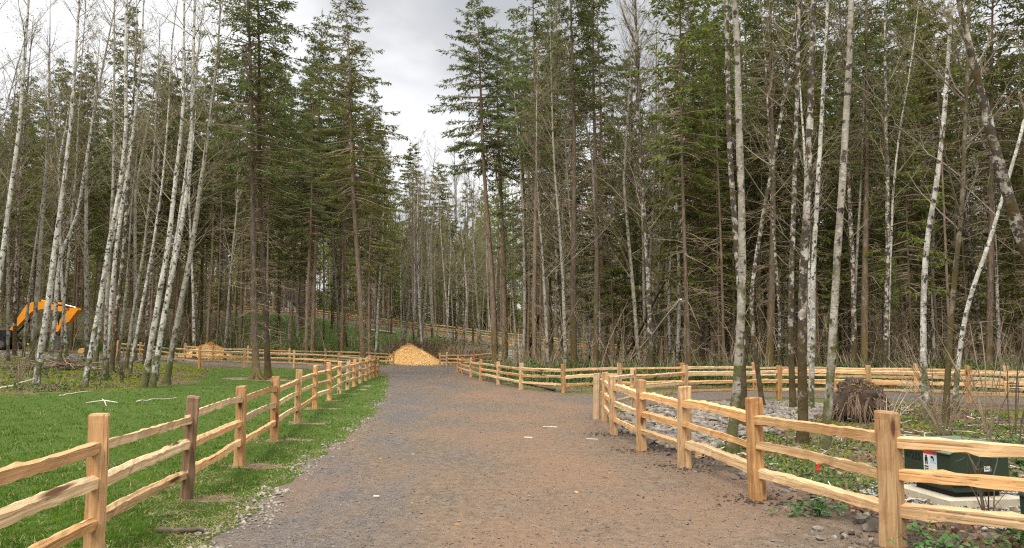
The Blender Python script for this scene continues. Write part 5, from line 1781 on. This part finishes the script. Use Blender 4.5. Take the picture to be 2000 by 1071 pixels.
def forked_stick():
    q = gtop(168, 790, .03)
    t = empty('forked_stick', q, 0, 'pale forked stick lying on the open lawn', 'stick')
    B = gtop(230, 790, .03) - q; m = gtop(203, 788, .09) - q; f = gtop(208, 794, .02) - q; f2 = gtop(199, 786, .12) - q
    MB().tubes(np.array([[0, 0, 0], m * 0.5, m, (m + B) / 2, B]), np.array([.015, .02, .024, .02, .012]), 6).build('stem', M['stick_pale'], t, smooth=True)
    MB().tubes(np.array([m, (m + f) / 2 + [0, 0, .02], f]), np.array([.016, .014, .008]), 5).build('fork', M['stick_pale'], t, smooth=True)
    MB().tubes(np.array([m, (m + f2) / 2, f2]), np.array([.016, .012, .008]), 5).build('fork', M['stick_pale'], t, smooth=True)


forked_stick()


def cut_log(label, px, py, r, L, ang):
    q = gtop(px, py, r * 0.8)
    t = empty('cut_log', q, ang, label, 'log')
    MB().tubes(np.array([[0, 0, 0], [0, L / 2, 0], [0, L, 0]]), np.array([r, r * 1.03, r * 0.98]), 14, cap=True).build('bark', M['log_bark'], t)
    MB().prism([(r * 0.93 * math.cos(a), r * 0.93 * math.sin(a)) for a in np.linspace(0, 2 * math.pi, 15)[:-1]], -0.006, 0.0).build('cut_end', M['cut_wood'], t)


cut_log('short sawn log showing a round orange end beside a driveway fence post', 1364, 896, 0.058, 0.35, -0.5)


def scrap(label, px, py, l, w, ang):
    q = gtop(px, py, 0.012)
    mb = MB(); mb.box((0, 0, 0), (l, w, 0.012), taper=0.9)
    o = mb.build('wood_scrap', M['stick_pale'], loc=q, rot=(0.02, 0.03, ang)); tag(o, label, 'wood scrap')


scrap('flat pale wood scrap lying in the middle of the driveway', 1032, 853, 0.16, 0.06, 0.05)
scrap('narrow pale splinter on the driveway toward the side road mouth', 1075, 832, 0.30, 0.04, 0.1)
scrap('pale splinter on the brown gravel before the fence post row', 1156, 855, 0.22, 0.035, -0.1)
scrap('tan wood chip lying on the dark gravel near the lawn', 735, 965, 0.07, 0.03, 0.2)


def brush_pile():
    g = np.random.default_rng(61)
    q = G(112, 722)
    t = empty('brush_pile', q, 0, 'heap of dead branches and red rotten wood among the pale alders', 'brush pile')
    n = 130
    a = g.normal(0, 0.5, n); L = g.uniform(0.5, 2.2, n)
    c = np.stack([g.normal(0, 0.9, n), g.normal(0, 0.6, n), np.abs(g.normal(0, 0.16, n)) + 0.04], -1)
    s = np.linspace(-0.5, 0.5, 5)
    d = np.stack([np.cos(a), np.sin(a), g.normal(0, 0.12, n)], -1)
    PT = c[:, None] + d[:, None] * (L[:, None] * s)[:, :, None] + g.normal(0, 0.03, (n, 5, 3))
    PT[..., 2] = np.maximum(PT[..., 2], 0.02)
    RD = g.uniform(0.007, 0.026, n)[:, None] * np.linspace(1, 0.5, 5)[None]
    MB().tubes(PT[:70], RD[:70], 4).build('dark_branches', M['stick_dark'], t)
    MB().tubes(PT[70:], RD[70:], 4).build('pale_branches', M['dead_twig'], t)
    mb = MB(); blob(mb, (0.25, 0.1, 0.12), 0.42, 2.2, 0.4, 18, 10, sq=(1.3, 0.6, 0.5)); mb.build('rotten_wood', M['rotten_red'], t)


brush_pile()


def bare_shrub(label, x, y, h, n, spread, seed, mat='stick_dark', leaf=0, lean=(0, 0)):
    g = np.random.default_rng(seed)
    t = empty('bare_shrub', (x, y, Z1(x, y)), 0, label, 'shrub')
    a = g.uniform(0, 6.283, n); L = h * g.uniform(0.6, 1.15, n)
    S = 6; s = np.linspace(0, 1, S)
    sp = spread * g.uniform(0.3, 1.0, n)
    PT = np.zeros((n, S, 3))
    PT[:, :, 0] = (np.cos(a) * 0.04)[:, None] + (np.cos(a) * sp + lean[0])[:, None] * (L[:, None] * s ** 1.3)
    PT[:, :, 1] = (np.sin(a) * 0.04)[:, None] + (np.sin(a) * sp + lean[1])[:, None] * (L[:, None] * s ** 1.3)
    PT[:, :, 2] = L[:, None] * (s - 0.12 * s * s)
    PT += np.cumsum(g.normal(0, 0.012, PT.shape), 1) * h
    PT[:, 0, 2] = -0.03
    mb = MB().tubes(PT, (0.0035 + 0.005 * L)[:, None] * np.linspace(1, 0.35, S)[None], 5)
    i = np.repeat(np.arange(n), 5); st = g.integers(1, S, len(i)); p0 = PT[i, st]
    d = unit(g.normal(0, 0.6, p0.shape) + np.array([0, 0, 0.5])); l = L[i] * g.uniform(0.12, 0.4, len(i))
    PT2 = np.stack([p0, p0 + d * (l * .5)[:, None], p0 + d * l[:, None] + g.normal(0, .02, p0.shape)], 1)
    mb.tubes(PT2, np.array([[0.0035, 0.0028, 0.0015]]) * np.ones((len(i), 1)), 4)
    mb.build('stem', M[mat], t)
    if leaf:
        k = g.integers(0, len(PT2), leaf)
        m2 = MB(); kites(m2, PT2[k, 2] + g.normal(0, 0.012, (leaf, 3)), unit(g.normal(size=(leaf, 3)) + [0, 0, .4]), g.uniform(.02, .05, leaf), g.uniform(.006, .014, leaf), g)
        m2.build('leaves', M['bud_green'], t)


bare_shrub('spindly leafless shrub standing right in front of the transformer box', 4.42, 7.05, 0.95, 6, 0.35, 71, 'log_bark', lean=(-0.12, 0))
bare_shrub('arching bare tangle with a few buds behind the fence beyond the transformer', 7.7, 13.4, 1.5, 16, 0.75, 72, 'dead_twig', 60)
bare_shrub('tall wispy bare shrub in front of the dark mossy alder', 7.9, 12.4, 2.2, 9, 0.42, 73, 'dead_twig', 50)
bare_shrub('slim dark sapling rising behind the transformer, near the picture edge', 8.0, 12.0, 2.3, 4, 0.15, 74, 'stick_dark', 30, lean=(0.12, 0))
bare_shrub('pale snapped sticks standing before the root ball', 6.9, 13.9, 0.9, 9, 0.8, 75, 'stick_pale')
bare_shrub('thicket of thin grey stems beside the first alder foot', -18.5, 28.0, 1.6, 14, 0.5, 76, 'dead_twig', 40)
bare_shrub('brown twiggy bush with buds among the middle pale alders', -15.4, 29.5, 1.7, 12, 0.45, 77, 'stick_dark', 60)
bare_shrub('fresh green-budded shrub behind the S-bend alder and fence rails', 9.6, 17.0, 1.9, 12, 0.5, 78, 'dead_twig', 160)


def bramble(label, x, y, r, h, n, seed):
    g = np.random.default_rng(seed)
    t = empty('bramble_plant', (x, y, Z1(x, y)), 0, label, 'bramble')
    m = 12
    a = g.uniform(0, 6.283, m); S = 6; s = np.linspace(0, 1, S)
    L = r * g.uniform(0.6, 1.3, m)
    PT = np.stack([np.cos(a)[:, None] * L[:, None] * s, np.sin(a)[:, None] * L[:, None] * s, h * g.uniform(.6, 1.2, m)[:, None] * np.sin(s * 2.6)[None] + 0.02], -1)
    PT += np.cumsum(g.normal(0, 0.012, PT.shape), 1)
    MB().tubes(PT, np.full((m, 1), .004) * np.linspace(1, .5, S)[None], 4).build('cane', M['log_bark'], t)
    # rounded leaves in threes
    i = g.integers(0, m, n); q = g.integers(1, S, n)
    p = PT[i, q] + g.normal(0, 0.03, (n, 3))
    mb = MB()
    for k in range(3):
        nrm = unit(g.normal(0, 0.45, (n, 3)) + [0, -0.25, 1.0])
        d = unit(np.cross(nrm, g.normal(size=(n, 3))))
        sd = np.cross(nrm, d)
        l = g.uniform(.030, .062, n)[:, None]; w = l * g.uniform(.32, .45, n)[:, None]
        c = p + d * 0.012
        V = np.stack([c, c + d * l * .25 + sd * w * .8, c + d * l * .6 + sd * w, c + d * l, c + d * l * .6 - sd * w, c + d * l * .25 - sd * w * .8], 1)
        b = np.arange(n)[:, None] * 6
        mb.add(V.reshape(-1, 3), np.vstack([b + [0, 1, 2, 3], b + [0, 3, 4, 5]]))
    mb.build('leaves', M['bramble_leaf'], t)


bramble('broad-leaved green bramble patch in the lowest corner, under the bottom fence rail', 4.05, 5.75, 0.42, 0.17, 110, 81)
bramble('leafy bramble sprawling below the small utility pedestal', 4.62, 6.15, 0.40, 0.22, 120, 82)
bramble('small bramble clump hard against the thick end post', 3.42, 6.05, 0.25, 0.13, 40, 83)
bramble('dark leafy bramble climbing behind the transformer box', 6.1, 8.9, 0.60, 0.50, 220, 84)
bramble('low ivy-like bramble between two posts of the driveway fence', 3.05, 7.5, 0.35, 0.07, 70, 85)

# ------------------------------------------------------------------ sky, sun, camera
def world():
    w = bpy.data.worlds.new('World'); sc.world = w; w.use_nodes = True
    t = w.node_tree; bg = t.nodes['Background']; out = t.nodes['World Output']
    N_ = t.nodes.new
    sky = N_('ShaderNodeTexSky'); sky.sky_type = 'NISHITA'; sky.sun_disc = False
    sky.sun_elevation = math.radians(48); sky.sun_rotation = math.radians(205)
    bg.inputs['Strength'].default_value = 0.10
    t.links.new(sky.outputs[0], bg.inputs[0])
    # the cloud sheet
    tc = N_('ShaderNodeTexCoord')
    mp = N_('ShaderNodeMapping'); mp.inputs['Scale'].default_value = (1.0, 1.0, 2.1); t.links.new(tc.outputs['Generated'], mp.inputs[0])
    no = N_('ShaderNodeTexNoise'); no.inputs['Scale'].default_value = 3.2; no.inputs['Detail'].default_value = 8; no.inputs['Roughness'].default_value = 0.5; no.inputs['Distortion'].default_value = 0.35
    t.links.new(mp.outputs[0], no.inputs['Vector'])

    def lobe(px, py, width):
        d = ray(px, py); d = d / np.linalg.norm(d)
        dp = N_('ShaderNodeVectorMath'); dp.operation = 'DOT_PRODUCT'; dp.inputs[1].default_value = tuple(d)
        nm = N_('ShaderNodeVectorMath'); nm.operation = 'NORMALIZE'; t.links.new(tc.outputs['Generated'], nm.inputs[0]); t.links.new(nm.outputs[0], dp.inputs[0])
        mr = N_('ShaderNodeMapRange'); mr.interpolation_type = 'SMOOTHSTEP'
        mr.inputs[1].default_value = math.cos(math.radians(width)); mr.inputs[2].default_value = 1.0
        t.links.new(dp.outputs['Value'], mr.inputs[0])
        return mr.outputs[0]

    def mth(op, a, b):
        m = N_('ShaderNodeMath'); m.operation = op
        for i, v in enumerate((a, b)):
            if isinstance(v, bpy.types.NodeSocket):
                t.links.new(v, m.inputs[i])
            else:
                m.inputs[i].default_value = v
        return m.outputs[0]
    f = mth('ADD', no.outputs['Fac'], mth('MULTIPLY', lobe(850, 60, 12), -0.20))
    f = mth('ADD', f, mth('MULTIPLY', lobe(820, 235, 7), 0.22))
    f = mth('ADD', f, mth('MULTIPLY', lobe(250, 100, 24), 0.16))
    rp = N_('ShaderNodeValToRGB'); t.links.new(f, rp.inputs[0])
    e = rp.color_ramp.elements
    e[0].position = 0.28; e[0].color = (0.44, 0.45, 0.468, 1)
    e[1].position = 0.66; e[1].color = (0.84, 0.84, 0.845, 1)
    k = e.new(0.46); k.color = (0.56, 0.566, 0.58, 1)
    # overcast is brighter overhead; unseen zenith raised beyond that to light the ground
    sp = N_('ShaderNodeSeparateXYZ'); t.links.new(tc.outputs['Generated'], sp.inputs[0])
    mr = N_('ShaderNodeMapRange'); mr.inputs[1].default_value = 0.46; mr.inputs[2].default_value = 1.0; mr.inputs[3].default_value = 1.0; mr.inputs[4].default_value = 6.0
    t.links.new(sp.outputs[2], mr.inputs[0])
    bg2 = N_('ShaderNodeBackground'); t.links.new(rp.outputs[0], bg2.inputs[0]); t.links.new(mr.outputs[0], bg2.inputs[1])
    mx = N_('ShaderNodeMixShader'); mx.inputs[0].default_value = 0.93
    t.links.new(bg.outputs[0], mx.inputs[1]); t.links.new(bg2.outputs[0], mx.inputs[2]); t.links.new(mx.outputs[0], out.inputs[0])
    sun = bpy.data.lights.new('sun', 'SUN'); sun.energy = 2.0; sun.angle = math.radians(24); sun.color = (1.0, 0.95, 0.85)
    so = bpy.data.objects.new('sun', sun); COL.objects.link(so)
    az = math.radians(205); el = math.radians(48)
    d = Vector((math.sin(az) * math.cos(el), math.cos(az) * math.cos(el), math.sin(el)))
    so.rotation_euler = (-d).to_track_quat('-Z', 'Y').to_euler()


world()
cam = bpy.data.cameras.new('camera'); cam.lens = 26.0; cam.sensor_width = 36.0; cam.clip_start = 0.1; cam.clip_end = 5000
co_ = bpy.data.objects.new('camera', cam); COL.objects.link(co_)
co_.location = (0, 0, CAM_H); co_.rotation_euler = (math.pi / 2 + TH, 0, 0)
sc.camera = co_
sc.render.engine = 'CYCLES'
sc.view_settings.view_transform = 'Standard'
sc.view_settings.look = 'None'
sc.view_settings.exposure = 0.45
sc.view_settings.gamma = 1.0
sc.cycles.max_bounces = 8
sc.cycles.diffuse_bounces = 5
sc.cycles.glossy_bounces = 2
sc.cycles.transmission_bounces = 3
sc.cycles.use_denoising = False
sc.cycles.pixel_filter_type = 'BLACKMAN_HARRIS'
sc.cycles.filter_width = 1.2
sc.cycles.sample_clamp_indirect = 4.0
print('firs', n1, n2, n3, 'objects', len(bpy.data.objects))
